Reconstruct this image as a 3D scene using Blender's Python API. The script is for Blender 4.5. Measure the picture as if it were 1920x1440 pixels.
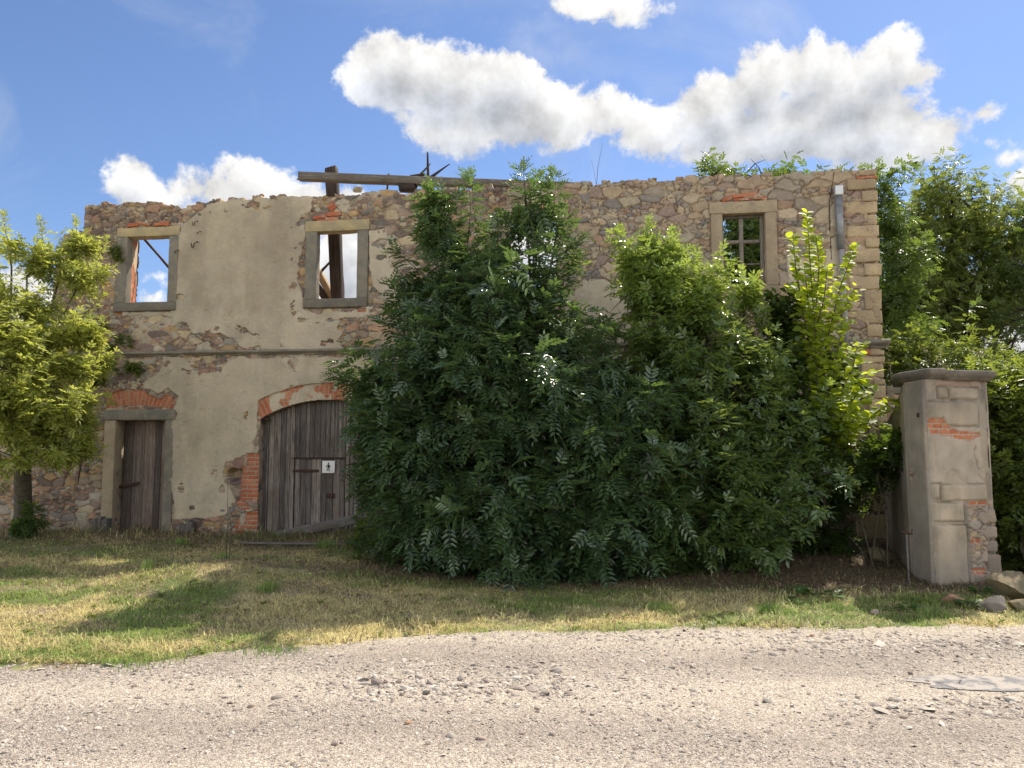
import bpy, bmesh, math, random
import numpy as np
from mathutils import Vector, Matrix
R = math.radians
random.seed(7)
for o in list(bpy.data.objects): bpy.data.objects.remove(o)
scn = bpy.context.scene
COL = scn.collection

# ------------------------------------------------------------------ camera
FPX, CH, PITCH = 1443.0, 1.6, R(5.1)
cam_d = bpy.data.cameras.new('camera'); cam = bpy.data.objects.new('camera', cam_d); COL.objects.link(cam)
cam_d.sensor_width = 36; cam_d.lens = FPX/1920*36; cam_d.clip_end = 3000; cam_d.clip_start = 0.05
cam.location = (0, 0, CH); cam.rotation_euler = (R(90)+PITCH, 0, 0)
scn.camera = cam
# ------------------------------------------------------------------ sun, exposure
SUN = Vector((3.2, 4.0, 6.15)).normalized()
SUN_EL = math.asin(SUN.z); SUN_AZ = math.atan2(SUN.x, SUN.y)
sl = bpy.data.lights.new('sun', 'SUN'); so = bpy.data.objects.new('sun', sl); COL.objects.link(so)
sl.energy = 5.0; sl.angle = R(0.6); sl.color = (1.0, 0.92, 0.79)
so.location = SUN*30; so.rotation_euler = (-SUN).to_track_quat('-Z', 'Y').to_euler()
scn.view_settings.view_transform = 'Standard'; scn.view_settings.look = 'None'
scn.view_settings.gamma = 1.0; scn.view_settings.exposure = 0.40
scn.cycles.max_bounces = 8; scn.cycles.transparent_max_bounces = 8

cp, sp = math.cos(PITCH), math.sin(PITCH)
def rdir(px, py):
    a = (px-960)/FPX; b = (720-py)/FPX
    return Vector((a, cp-b*sp, sp+b*cp))
def W(px, py, dep):
    d = rdir(px, py); t = dep/d.y
    return Vector((d.x*t, dep, CH+d.z*t))
def G(px, py, zg=0.0):
    d = rdir(px, py); t = (zg-CH)/d.z
    return Vector((d.x*t, d.y*t, zg))

# ------------------------------------------------------------------ node helper
class NT:
    def __init__(s, tree): s.t = tree; s.n = tree.nodes; s.l = tree.links
    def new(s, typ, **kw):
        n = s.n.new(typ)
        for k, v in kw.items(): setattr(n, k, v)
        return n
    def link(s, a, b): s.l.new(a, b)
    def put(s, sock, v):
        if isinstance(v, bpy.types.NodeSocket): s.l.new(v, sock)
        else: sock.default_value = v
    def math(s, op, a, b=None, c=None, clamp=False):
        n = s.new('ShaderNodeMath', operation=op); n.use_clamp = clamp; s.put(n.inputs[0], a)
        if b is not None: s.put(n.inputs[1], b)
        if c is not None: s.put(n.inputs[2], c)
        return n.outputs[0]
    def vmath(s, op, a, b=None):
        n = s.new('ShaderNodeVectorMath', operation=op); s.put(n.inputs[0], a)
        if b is not None: s.put(n.inputs[1], b)
        return n.outputs['Value'] if op in ('LENGTH', 'DOT_PRODUCT') else n.outputs[0]
    def mix(s, f, a, b, mode='MIX'):
        n = s.new('ShaderNodeMix', data_type='RGBA', blend_type=mode); s.put(n.inputs['Factor'], f)
        s.put(n.inputs[6], a if isinstance(a, bpy.types.NodeSocket) else (*a, 1)[:4])
        s.put(n.inputs[7], b if isinstance(b, bpy.types.NodeSocket) else (*b, 1)[:4])
        return n.outputs[2]
    def noise(s, vec, scale, detail=4, rough=.55, dist=0):
        n = s.new('ShaderNodeTexNoise'); n.inputs['Scale'].default_value = scale
        n.inputs['Detail'].default_value = detail; n.inputs['Roughness'].default_value = rough
        n.inputs['Distortion'].default_value = dist
        if vec is not None: s.link(vec, n.inputs['Vector'])
        return n.outputs[0]
    def vor(s, vec, scale, feat='F1', out='Distance'):
        n = s.new('ShaderNodeTexVoronoi', feature=feat); n.inputs['Scale'].default_value = scale
        if vec is not None: s.link(vec, n.inputs['Vector'])
        return n.outputs[out]
    def ss(s, v, a, b):
        n = s.new('ShaderNodeMapRange', interpolation_type='SMOOTHSTEP'); s.put(n.inputs[0], v)
        n.inputs[1].default_value = a; n.inputs[2].default_value = b
        return n.outputs[0]
    def mapr(s, v, a, b, c, d):
        n = s.new('ShaderNodeMapRange'); s.put(n.inputs[0], v)
        for i, q in enumerate((a, b, c, d)): n.inputs[i+1].default_value = q
        return n.outputs[0]

# ------------------------------------------------------------------ world: sky + clouds by direction
w = bpy.data.worlds.new("World"); scn.world = w; w.use_nodes = True
N = NT(w.node_tree)
for n in list(N.n): N.n.remove(n)
sky = N.new('ShaderNodeTexSky', sky_type='NISHITA'); sky.sun_disc = False
sky.sun_elevation = SUN_EL; sky.sun_rotation = SUN_AZ
sky.air_density = 1.0; sky.dust_density = 0.25; sky.ozone_density = 2.5; sky.altitude = 100
tc = N.new('ShaderNodeTexCoord'); D = tc.outputs['Generated']
sx = N.new('ShaderNodeSeparateXYZ'); N.link(D, sx.inputs[0]); X, Y, Z = sx.outputs
cmb = N.new('ShaderNodeCombineXYZ'); N.link(X, cmb.inputs[0]); N.link(Z, cmb.inputs[1]); P2 = cmb.outputs[0]
blobs = [ # px, py, rx, ry
 (735,135,88,70),(830,150,110,72),(925,160,92,72),(980,215,95,62),(880,235,120,58),(1055,245,66,50),(1085,205,30,36),
 (1150,215,62,48),(1215,245,80,50),(1290,190,30,35),(1345,205,80,62),(1425,160,72,68),(1510,135,80,62),(1600,165,90,60),
 (1665,115,60,46),(1715,145,50,34),(1480,235,150,72),(1630,235,150,62),(1745,255,90,55),(1845,212,34,20),(1400,275,150,36),(1700,290,130,30),
 (250,335,46,42),(285,372,85,34),(400,358,90,42),(475,350,80,44),(560,362,75,34),(650,372,90,24),(370,388,130,24),
 (1100,10,86,22),(1175,28,46,14),(1925,350,44,34),(650,500,60,80),(610,560,60,50),(1000,470,70,60),
 (1885,300,30,15),(30,560,110,60),(60,660,90,60),(1800,560,150,60),(1880,660,120,60),(1650,640,120,50),(290,520,22,10),(275,560,30,12)]
def field(P, soft=.18):
    fld = None
    for (bx, by, brx, bry) in blobs:
        c = rdir(bx, by).normalized(); e = rdir(bx+brx, by).normalized(); g = rdir(bx, by-bry).normalized()
        irx, irz = 1/abs(e.x-c.x)/1.1, 1/abs(g.z-c.z)/1.1
        mm = N.new('ShaderNodeVectorMath', operation='MULTIPLY_ADD'); N.link(P, mm.inputs[0])
        mm.inputs[1].default_value = (irx, irz, 0); mm.inputs[2].default_value = (-c.x*irx, -c.z*irz, 0)
        d = N.vmath('LENGTH', mm.outputs[0]); k = min(brx, bry)/60.0
        d = N.math('MULTIPLY', N.math('SUBTRACT', 1.0, d), k)
        fld = d if fld is None else N.math('SMOOTH_MAX', fld, d, soft)
    return fld
fld = field(P2); fld_up = field(N.vmath('ADD', P2, (0.004, 0.030, 0)), .3)
n1 = N.noise(D, 10, 10, .60, .1); n2 = N.noise(D, 38, 7, .62)
nz = N.math('ADD', N.math('MULTIPLY', N.math('SUBTRACT', n1, .47), 1.9), N.math('MULTIPLY', N.math('SUBTRACT', n2, .5), 1.05))
f = N.math('ADD', fld, nz)
front = N.ss(Y, 0.05, 0.25)
m = N.math('MULTIPLY', N.ss(f, -0.04, 0.30), front)
# elsewhere in the sky: scattered cloud over the unseen dome, which also adds fill light
gen = N.noise(D, 3.2, 8, .58)
inview = N.math('MULTIPLY', N.ss(Y, 0.35, 0.6), N.ss(N.math('MULTIPLY', Z, -1.0), -0.62, -0.5))
m2 = N.math('MULTIPLY', N.ss(gen, 0.40, 0.56), N.math('SUBTRACT', 1.0, inview))
m2 = N.math('MULTIPLY', m2, N.math('SUBTRACT', N.ss(Z, 0.0, 0.12), N.math('MULTIPLY', N.ss(Z, .5, .85), .7)))
wisp = N.math('MULTIPLY', N.ss(N.noise(D, 5, 7, .6, .6), .5, .78), .22)
m = N.math('MAXIMUM', N.math('MAXIMUM', m, m2), wisp)
# brightness: sunlit rims, grey cores and undersides
offv = N.vmath('ADD', D, (0.012, 0.0, 0.03))
n1b = N.noise(offv, 10, 6, .60, .1)
rel = N.math('SUBTRACT', n1, n1b)
core = N.ss(N.math('ADD', fld_up, N.math('ADD', N.math('MULTIPLY', N.math('SUBTRACT', n1, .48), 1.5), N.math('MULTIPLY', N.math('SUBTRACT', n2, .5), .4))), -.25, 1.25)
brt = N.math('SUBTRACT', N.math('ADD', 1.0, N.math('ADD', N.math('MULTIPLY', rel, 1.4), N.math('MULTIPLY', N.math('SUBTRACT', n2, .5), .35))), N.math('MULTIPLY', core, .38))
brt = N.math('MAXIMUM', brt, .40)
cc = N.mix(core, (1.0, 0.99, 0.97), (.88, .93, 1.03))
# unseen clouds behind the camera made extra bright as added fill for the facade
away = N.math('SUBTRACT', 1.0, N.ss(Y, -0.1, 0.5))
cs = N.math('SUBTRACT', N.mapr(away, 0, 1, 4.9, 14.0), N.math('MULTIPLY', N.math('MULTIPLY', N.ss(Z, .35, .7), 9.0), away))
vb = N.new('ShaderNodeVectorMath', operation='SCALE'); N.link(cc, vb.inputs[0]); N.link(N.math('MULTIPLY', brt, cs), vb.inputs['Scale'])
skt = N.mix(1.0, sky.outputs[0], (.62, .655, .755), 'MULTIPLY')
skyc = N.mix(m, skt, vb.outputs[0])
bg = N.new('ShaderNodeBackground'); bg.inputs['Strength'].default_value = 0.15; N.link(skyc, bg.inputs[0])
wo = N.new('ShaderNodeOutputWorld'); N.link(bg.outputs[0], wo.inputs[0])

# ------------------------------------------------------------------ numpy noise
def h2(ix, iy, seed=0):
    n = (ix.astype(np.int64)*374761393 + iy.astype(np.int64)*668265263 + seed*974634777) & 0xffffffff
    n = ((n ^ (n >> 13))*1274126177) & 0xffffffff
    n = ((n ^ (n >> 16))*2246822519) & 0xffffffff
    n = n ^ (n >> 15)
    return (n & 0xffffff)/float(0x1000000)
def vn(x, y, seed=0):
    x = np.asarray(x, float); y = np.asarray(y, float)
    ix = np.floor(x); iy = np.floor(y); fx = x-ix; fy = y-iy
    fx = fx*fx*(3-2*fx); fy = fy*fy*(3-2*fy)
    a = h2(ix, iy, seed); b = h2(ix+1, iy, seed); c = h2(ix, iy+1, seed); d = h2(ix+1, iy+1, seed)
    return (a+(b-a)*fx)*(1-fy)+(c+(d-c)*fx)*fy
def fbm(x, y, seed=0, oc=4, g=.5):
    s = 0; a = 1; t = 0
    x = np.asarray(x, float); y = np.asarray(y, float)
    for i in range(oc):
        s = s+a*vn(x, y, seed+i*17); t += a; a *= g; x = x*2.03+5.1; y = y*2.03+1.7
    return s/t
def sst(a, b, x):
    t = np.clip((x-a)/(b-a), 0, 1); return t*t*(3-2*t)
def sdpoly(x, y, poly):  # signed distance, + inside
    p = np.array(poly, float); n = len(p)
    d = np.full(x.shape, 1e9); ins = np.zeros(x.shape, bool)
    for i in range(n):
        ax, ay = p[i]; bx, by = p[(i+1) % n]; ex, ey = bx-ax, by-ay
        wx, wy = x-ax, y-ay
        t = np.clip((wx*ex+wy*ey)/(ex*ex+ey*ey+1e-12), 0, 1)
        d = np.minimum(d, np.hypot(wx-ex*t, wy-ey*t))
        if ay != by:
            c = ((ay > y) != (by > y)) & (x < (bx-ax)*(y-ay)/(by-ay)+ax)
            ins ^= c
    return np.where(ins, d, -d)

# ------------------------------------------------------------------ object helpers
def tag(o, label=None, cat=None, group=None, kind=None):
    if label: o['label'] = label
    if cat: o['category'] = cat
    if group: o['group'] = group
    if kind: o['kind'] = kind
    return o
def empty(name, loc=(0, 0, 0), rz=0, label=None, cat=None, group=None):
    o = bpy.data.objects.new(name, None); COL.objects.link(o); o.empty_display_size = .1
    o.location = loc; o.rotation_euler = (0, 0, rz)
    return tag(o, label, cat, group)
def mk(name, V, faces, mat, parent=None, col=None, attrs=None, smooth=False, loc=None):
    """faces: list of int arrays (n,k)"""
    V = np.asarray(V, np.float32); me = bpy.data.meshes.new(name)
    fs = [np.asarray(f, np.int32) for f in faces if len(f)]
    me.vertices.add(len(V)); me.vertices.foreach_set('co', V.ravel())
    li = np.concatenate([f.ravel() for f in fs]); cnt = np.concatenate([np.full(len(f), f.shape[1], np.int32) for f in fs])
    st = np.concatenate([[0], np.cumsum(cnt)[:-1]]).astype(np.int32)
    me.loops.add(len(li)); me.loops.foreach_set('vertex_index', li)
    me.polygons.add(len(cnt)); me.polygons.foreach_set('loop_start', st); me.polygons.foreach_set('loop_total', cnt)
    if smooth: me.polygons.foreach_set('use_smooth', np.ones(len(cnt), bool))
    if col is not None:
        a = me.color_attributes.new('Col', 'FLOAT_COLOR', 'POINT')
        c = np.ones((len(V), 4), np.float32); c[:, :3] = col; a.data.foreach_set('color', c.ravel())
    for k, v in (attrs or {}).items():
        a = me.attributes.new(k, 'FLOAT', 'POINT'); a.data.foreach_set('value', np.asarray(v, np.float32))
    me.update(calc_edges=True); me.validate()
    if mat is not None: me.materials.append(mat)
    o = bpy.data.objects.new(name, me); COL.objects.link(o)
    if parent: o.parent = parent
    if loc is not None: o.location = loc
    return o
class MB:
    def __init__(s): s.v = []; s.f = {3: [], 4: []}; s.n = 0
    def add(s, V, F):
        V = np.asarray(V, float)
        for f in F: s.f.setdefault(len(f), []).append([i+s.n for i in f])
        s.v.append(V); s.n += len(V)
    def build(s, name, mat, parent=None, loc=None, smooth=False):
        return mk(name, np.concatenate(s.v), [np.array(f) for f in s.f.values() if f], mat, parent, loc=loc, smooth=smooth)
def rbox(mb, c, size, rough=0.0, bev=0.01, seed=0, rot=0, seg=None):
    """box with softened, slightly uneven edges. c centre, size full"""
    sx_, sy_, sz_ = size; bm = bmesh.new(); bmesh.ops.create_cube(bm, size=1)
    for v in bm.verts: v.co = Vector((v.co.x*sx_, v.co.y*sy_, v.co.z*sz_))
    if bev > 0: bmesh.ops.bevel(bm, geom=bm.edges[:]+bm.verts[:], offset=min(bev, .3*min(size)), segments=2, affect='EDGES', profile=.6)
    if rough > 0:
        if seg:
            ed = [e for e in bm.edges if e.calc_length() > seg]
            for _ in range(3):
                ed = [e for e in bm.edges if e.calc_length() > seg]
                if ed: bmesh.ops.subdivide_edges(bm, edges=ed, cuts=1, use_grid_fill=True)
        bm.verts.ensure_lookup_table()
        P = np.array([v.co[:] for v in bm.verts])
        q = P+seed*3.7
        P[:, 0] += rough*(fbm(q[:, 1]*7, q[:, 2]*7+q[:, 0]*5, seed, 3)-.5)*2
        P[:, 1] += rough*(fbm(q[:, 0]*7, q[:, 2]*7+q[:, 1]*5, seed+5, 3)-.5)*2
        P[:, 2] += rough*(fbm(q[:, 1]*7+q[:, 2]*3, q[:, 0]*7, seed+9, 3)-.5)*2
    else: P = np.array([v.co[:] for v in bm.verts])
    if rot:
        a = rot; x = P[:, 0]*math.cos(a)-P[:, 2]*math.sin(a); z = P[:, 0]*math.sin(a)+P[:, 2]*math.cos(a); P[:, 0] = x; P[:, 2] = z
    bm.verts.index_update()
    mb.add(P+np.array(c), [[v.index for v in f.verts] for f in bm.faces]); bm.free()
def tube(mb, pts, rad, seg=6, cap=True):
    pts = [Vector(p) for p in pts]; n = len(pts); V = []; F = []
    if not hasattr(rad, '__len__'): rad = [rad]*n
    ref = Vector((0.13, 0.31, 1)).normalized()
    for i, p in enumerate(pts):
        t = (pts[min(i+1, n-1)]-pts[max(i-1, 0)])
        t = t.normalized() if t.length > 1e-9 else Vector((0, 0, 1))
        a = t.cross(ref) if abs(t.dot(ref)) < .97 else t.cross(Vector((1, 0, 0))); a.normalize(); b = t.cross(a)
        for k in range(seg):
            th = 2*math.pi*k/seg; V.append((p+a*math.cos(th)*rad[i]+b*math.sin(th)*rad[i])[:])
    for i in range(n-1):
        for k in range(seg):
            F.append([i*seg+k, i*seg+(k+1) % seg, (i+1)*seg+(k+1) % seg, (i+1)*seg+k])
    if cap: F.append(list(range(seg))[::-1]); F.append([(n-1)*seg+k for k in range(seg)])
    mb.add(V, F)

# ------------------------------------------------------------------ materials
def newmat(name):
    m_ = bpy.data.materials.new(name); m_.use_nodes = True; T = NT(m_.node_tree)
    bs = m_.node_tree.nodes['Principled BSDF']; bs.inputs['Roughness'].default_value = .9
    bs.inputs['Specular IOR Level'].default_value = .25
    return m_, T, bs
def bump(T, bs, h, strength=.5, dist=.01):
    b = T.new('ShaderNodeBump'); b.inputs['Strength'].default_value = strength; b.inputs['Distance'].default_value = dist
    T.link(h, b.inputs['Height']); T.link(b.outputs[0], bs.inputs['Normal'])
def objco(T): return T.new('ShaderNodeTexCoord').outputs['Object']
def geo(T, o): return T.new('ShaderNodeNewGeometry').outputs[o]
def attr(T, name, out='Color'):
    a = T.new('ShaderNodeAttribute'); a.attribute_name = name; return a.outputs[out]
def mat_col(name, scale=60, amt=.25, rough=.93, bmp=.5, dist=.006):
    m_, T, bs = newmat(name); co = objco(T); c = attr(T, 'Col')
    n = T.noise(co, scale, 6, .65); n0 = T.noise(co, 3.1, 5, .6)
    k = T.mapr(n, .25, .75, 1-amt, 1+amt); k2 = T.mapr(n0, .3, .7, .88, 1.1)
    v = T.new('ShaderNodeVectorMath', operation='SCALE'); T.link(c, v.inputs[0]); T.link(T.math('MULTIPLY', k, k2), v.inputs['Scale'])
    T.link(v.outputs[0], bs.inputs['Base Color']); bs.inputs['Roughness'].default_value = rough
    bump(T, bs, n, bmp, dist); return m_
def mat_stone(name, c1, c2, c3=None, sc=4, bmp=.6):
    m_, T, bs = newmat(name); co = objco(T)
    a = T.noise(co, sc, 6, .6); b = T.noise(co, sc*14, 6, .7); r = geo(T, 'Random Per Island')
    c = T.mix(T.ss(a, .35, .65), c1, c2)
    if c3: c = T.mix(T.ss(T.noise(co, sc*2.3, 8, .7, .4), .55, .68), c, c3)
    c = T.mix(1.0, c, T.mix(T.mapr(b, .25, .75, 0, 1), (.7, .7, .7), (1.22, 1.2, 1.18)), 'MULTIPLY')
    c = T.mix(1.0, c, T.mix(r, (.76, .74, .72), (1.18, 1.16, 1.13)), 'MULTIPLY')
    T.link(c, bs.inputs['Base Color']); bump(T, bs, b, bmp, .008); return m_
def mat_wood(name, c1, c2, c3, axis='Z', knots=True):
    m_, T, bs = newmat(name); co = objco(T)
    mp = T.new('ShaderNodeMapping'); T.link(co, mp.inputs[0])
    s = {'X': (1.1, 22, 22), 'Z': (22, 22, 1.1)}[axis]; mp.inputs['Scale'].default_value = s
    r = geo(T, 'Random Per Island')
    v = T.vmath('ADD', mp.outputs[0], T.new('ShaderNodeCombineXYZ').outputs[0])
    cx = T.new('ShaderNodeCombineXYZ'); T.link(T.math('MULTIPLY', r, 37.0), cx.inputs[0]); T.link(T.math('MULTIPLY', r, 11.0), cx.inputs[2])
    v = T.vmath('ADD', mp.outputs[0], cx.outputs[0])
    g = T.noise(v, 1.6, 8, .7, .35); g2 = T.noise(v, 7, 4, .6)
    c = T.mix(T.ss(g, .32, .66), c1, c2); c = T.mix(T.ss(T.noise(co, 1.7, 5, .6), .45, .7), c, c3)
    c = T.mix(1.0, c, T.mix(r, (.6, .6, .62), (1.35, 1.32, 1.28)), 'MULTIPLY')
    c = T.mix(1.0, c, T.mix(T.ss(g2, .3, .7), (.65, .65, .65), (1.25, 1.25, 1.25)), 'MULTIPLY')
    T.link(c, bs.inputs['Base Color']); bs.inputs['Roughness'].default_value = .85
    bump(T, bs, T.math('ADD', g, T.math('MULTIPLY', g2, .5)), .8, .01); return m_
def mat_brick(name):
    m_, T, bs = newmat(name); co = objco(T); r = geo(T, 'Random Per Island')
    c = T.mix(r, (.36, .10, .05), (.48, .18, .09)); a = T.noise(co, 9, 6, .7)
    c = T.mix(T.ss(a, .52, .68), c, (.42, .34, .26)); b = T.noise(co, 70, 5, .7)
    c = T.mix(1.0, c, T.mix(b, (.72, .72, .72), (1.2, 1.2, 1.2)), 'MULTIPLY')
    T.link(c, bs.inputs['Base Color']); bump(T, bs, b, .5, .006); return m_
def mat_metal(name, c1, c2, rough=.6, metal=.4):
    m_, T, bs = newmat(name); co = objco(T); a = T.noise(co, 12, 6, .65)
    T.link(T.mix(T.ss(a, .35, .65), c1, c2), bs.inputs['Base Color']); bs.inputs['Metallic'].default_value = metal
    bs.inputs['Roughness'].default_value = rough; bump(T, bs, a, .3, .004); return m_
def mat_plain(name, c, rough=.6):
    m_, T, bs = newmat(name); co = objco(T); a = T.noise(co, 18, 5, .6)
    T.link(T.mix(a, tuple(x*.88 for x in c), tuple(min(1, x*1.1) for x in c)), bs.inputs['Base Color']); bs.inputs['Roughness'].default_value = rough; return m_
def mat_leaf(name, dark, light, trans, gloss=.38, spec=.5, tw=.45, rv=.45):
    m_, T, bs = newmat(name); r = geo(T, 'Random Per Island'); t = attr(T, 'tint', 'Fac')
    k = T.math('ADD', T.math('MULTIPLY', r, rv), T.math('MULTIPLY', t, .75), clamp=True)
    c = T.mix(k, dark, light)
    T.link(c, bs.inputs['Base Color']); bs.inputs['Roughness'].default_value = gloss; bs.inputs['Specular IOR Level'].default_value = spec
    tr = T.new('ShaderNodeBsdfTranslucent'); T.link(T.mix(k, tuple(x*.45 for x in trans), trans), tr.inputs[0])
    ms = T.new('ShaderNodeMixShader'); ms.inputs[0].default_value = tw
    T.link(bs.outputs[0], ms.inputs[1]); T.link(tr.outputs[0], ms.inputs[2])
    out = m_.node_tree.nodes['Material Output']; T.link(ms.outputs[0], out.inputs[0]); return m_
M = {}
M['masonry'] = mat_col('masonry', 55, .3, .95, .6, .008)
M['plaster'] = mat_col('plaster', 110, .2, .95, .55, .006)
M['grey_stone'] = mat_stone('grey_stone', (.235, .21, .165), (.17, .16, .135), (.31, .275, .2), 5)
M['ochre_stone'] = mat_stone('ochre_stone', (.42, .34, .185), (.32, .27, .17), (.22, .195, .145), 5)
M['tan_stone'] = mat_stone('tan_stone', (.38, .31, .21), (.31, .25, .175), (.235, .2, .155), 4)
M['quoin'] = mat_stone('quoin', (.47, .37, .225), (.36, .28, .185), (.26, .215, .17), 3)
M['block'] = mat_stone('block', (.33, .28, .215), (.26, .22, .18), (.16, .15, .13), 5)
M['cap'] = mat_stone('cap', (.13, .115, .10), (.18, .16, .135), (.09, .085, .075), 6, .8)
M['cornice'] = mat_stone('cornice', (.26, .23, .18), (.19, .175, .15), (.3, .26, .19), 5)
M['rock'] = mat_stone('rock', (.24, .19, .12), (.15, .14, .09), (.10, .11, .055), 6, .9)
M['rock_red'] = mat_stone('rock_red', (.40, .24, .15), (.30, .19, .13), None, 6)
M['pebble'] = mat_stone('pebble', (.40, .33, .27), (.28, .22, .19), None, 9)
M['brick'] = mat_brick('brick')
M['gate_wood'] = mat_wood('gate_wood', (.075, .062, .055), (.27, .235, .205), (.15, .12, .10))
M['door_wood'] = mat_wood('door_wood', (.10, .076, .064), (.21, .168, .142), (.13, .092, .076))
M['sash_wood'] = mat_wood('sash_wood', (.17, .145, .12), (.26, .23, .19), (.2, .17, .14))
M['beam_grey'] = mat_wood('beam_grey', (.09, .078, .066), (.21, .185, .155), (.13, .11, .09), 'X')
M['beam_dark'] = mat_wood('beam_dark', (.025, .018, .015), (.075, .055, .045), (.04, .026, .02), 'X')
M['beam_light'] = mat_wood('beam_light', (.33, .23, .13), (.45, .34, .21), (.3, .2, .11), 'X')
M['board_grey'] = mat_wood('board_grey', (.10, .09, .083), (.2, .18, .165), (.14, .125, .11), 'X')
M['bark'] = mat_stone('bark', (.13, .115, .09), (.08, .07, .055), (.18, .165, .13), 12, 1)
M['bark_dark'] = mat_stone('bark_dark', (.06, .05, .04), (.04, .034, .028), None, 12, 1)
M['twig'] = mat_stone('twig', (.10, .10, .06), (.07, .06, .04), None, 12)
M['rust'] = mat_metal('rust', (.045, .028, .022), (.09, .05, .035), .8, .2)
M['zinc'] = mat_metal('zinc', (.20, .20, .205), (.30, .30, .31), .55, .5)
M['zinc_bright'] = mat_metal('zinc_bright', (.5, .5, .5), (.6, .6, .6), .45, .5)
M['pvc'] = mat_plain('pvc_grey', (.30, .285, .275), .5)
M['sign_white'] = mat_plain('sign_white', (.74, .72, .69), .5)
M['sign_black'] = mat_plain('sign_black', (.012, .012, .014), .5)
M['dark_void'] = mat_plain('light_block_black', (.012, .01, .009), .9)  # near black for the added panels that stop light leaking through
M['ash'] = mat_leaf('ash_leaf', (.036, .070, .046), (.13, .205, .06), (.26, .40, .08), .24, .9, .33, .4)
M['elder'] = mat_leaf('elder_leaf', (.036, .076, .044), (.20, .29, .06), (.50, .62, .10), .25, .85, .38, .22)
M['elder_young'] = mat_leaf('elder_leaf_yellowing', (.11, .16, .04), (.36, .38, .11), (.70, .74, .13), .40, .5, .5)
M['elm'] = mat_leaf('elm_leaf', (.13, .20, .025), (.30, .36, .04), (.82, .92, .06), .5, .35, .65)
M['elm_dark'] = mat_leaf('elm_leaf_dark', (.03, .06, .018), (.07, .12, .025), (.2, .3, .03), .4, .45, .45)
M['walnut'] = mat_leaf('walnut_leaf', (.06, .095, .035), (.19, .23, .06), (.46, .54, .09), .4, .45, .42)
M['dark_leaf'] = mat_leaf('dark_leaf', (.035, .07, .028), (.11, .16, .045), (.30, .42, .06), .38, .45, .4)
M['shrub'] = mat_leaf('shrub_leaf', (.04, .075, .025), (.14, .19, .04), (.40, .48, .06), .4, .45, .48)
M['weed'] = mat_leaf('weed_leaf', (.04, .085, .028), (.09, .17, .04), (.22, .36, .05), .45, .4, .4)
def mat_grass():
    m_, T, bs = newmat('grass_blade'); c = attr(T, 'Col'); T.link(c, bs.inputs['Base Color']); bs.inputs['Roughness'].default_value = .6
    tr = T.new('ShaderNodeBsdfTranslucent'); T.link(c, tr.inputs[0]); ms = T.new('ShaderNodeMixShader'); ms.inputs[0].default_value = .35
    T.link(bs.outputs[0], ms.inputs[1]); T.link(tr.outputs[0], ms.inputs[2]); T.link(ms.outputs[0], m_.node_tree.nodes['Material Output'].inputs[0]); return m_
M['grass'] = mat_grass()
def mat_ground():
    m_, T, bs = newmat('earth'); co = objco(T); c = attr(T, 'Col'); n = T.noise(co, 26, 7, .7); n2 = T.noise(co, 120, 5, .7)
    c = T.mix(1.0, c, T.mix(T.ss(n, .3, .7), (.7, .68, .66), (1.25, 1.25, 1.2)), 'MULTIPLY')
    T.link(c, bs.inputs['Base Color']); bump(T, bs, T.math('ADD', n, T.math('MULTIPLY', n2, .4)), .9, .02); return m_
M['ground'] = mat_ground()
def mat_road():
    m_, T, bs = newmat('crushed_stone'); co = objco(T)
    def lay(sc):
        v = T.new('ShaderNodeTexVoronoi'); v.inputs['Scale'].default_value = sc; T.link(co, v.inputs['Vector']); v.inputs['Randomness'].default_value = 1
        return v.outputs['Distance'], v.outputs['Color']
    d1, c1 = lay(120); d2, c2 = lay(60)
    g1 = T.new('ShaderNodeSeparateColor'); T.link(c1, g1.inputs[0]); g2 = T.new('ShaderNodeSeparateColor'); T.link(c2, g2.inputs[0])
    big = T.noise(co, .55, 5, .6, .3); mid = T.noise(co, 3.2, 6, .65); fine = T.noise(co, 210, 4, .7)
    base = T.mix(T.ss(big, .4, .62), (.52, .46, .39), (.44, .39, .335))
    sp_ = T.new('ShaderNodeSeparateXYZ'); T.link(co, sp_.inputs[0]); wv_ = T.math('ADD', T.math('ADD', sp_.outputs[1], T.math('MULTIPLY', sp_.outputs[0], -.07)), T.math('ADD', T.math('MULTIPLY', T.math('SINE', T.math('MULTIPLY', sp_.outputs[0], .8)), .22), T.math('MULTIPLY', T.noise(co, .9, 4), .35)))
    rut = T.math('ABSOLUTE', T.math('SINE', T.math('MULTIPLY', wv_, 2.0))); base = T.mix(T.math('MULTIPLY', T.ss(rut, .55, .98), .85), base, (.62, .555, .465)); base = T.mix(T.math('MULTIPLY', T.ss(rut, .45, .05), .55), base, (.36, .315, .27))
    base = T.mix(T.math('MULTIPLY', T.ss(mid, .5, .75), .5), base, (.58, .52, .43))
    s1 = T.mix(g1.outputs[0], (.60, .56, .55), (1.38, 1.36, 1.33)); s2 = T.mix(g2.outputs[1], (.78, .75, .74), (1.22, 1.22, 1.2))
    c = T.mix(1.0, T.mix(1.0, base, s1, 'MULTIPLY'), s2, 'MULTIPLY')
    c = T.mix(1.0, c, T.mix(T.ss(d1, .45, .75), (1, 1, 1), (.62, .6, .58)), 'MULTIPLY')
    c = T.mix(T.math('MULTIPLY', T.ss(fine, .4, .7), .25), c, (.48, .42, .335))
    T.link(c, bs.inputs['Base Color'])
    h = T.math('ADD', T.math('MULTIPLY', T.math('SUBTRACT', 1.0, d1), .7), T.math('MULTIPLY', T.math('SUBTRACT', 1.0, d2), .9))
    h = T.math('ADD', h, T.math('MULTIPLY', g1.outputs[1], .5)); h = T.math('ADD', h, T.math('MULTIPLY', fine, .3))
    bump(T, bs, h, .8, .012); return m_
M['road'] = mat_road()
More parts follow.
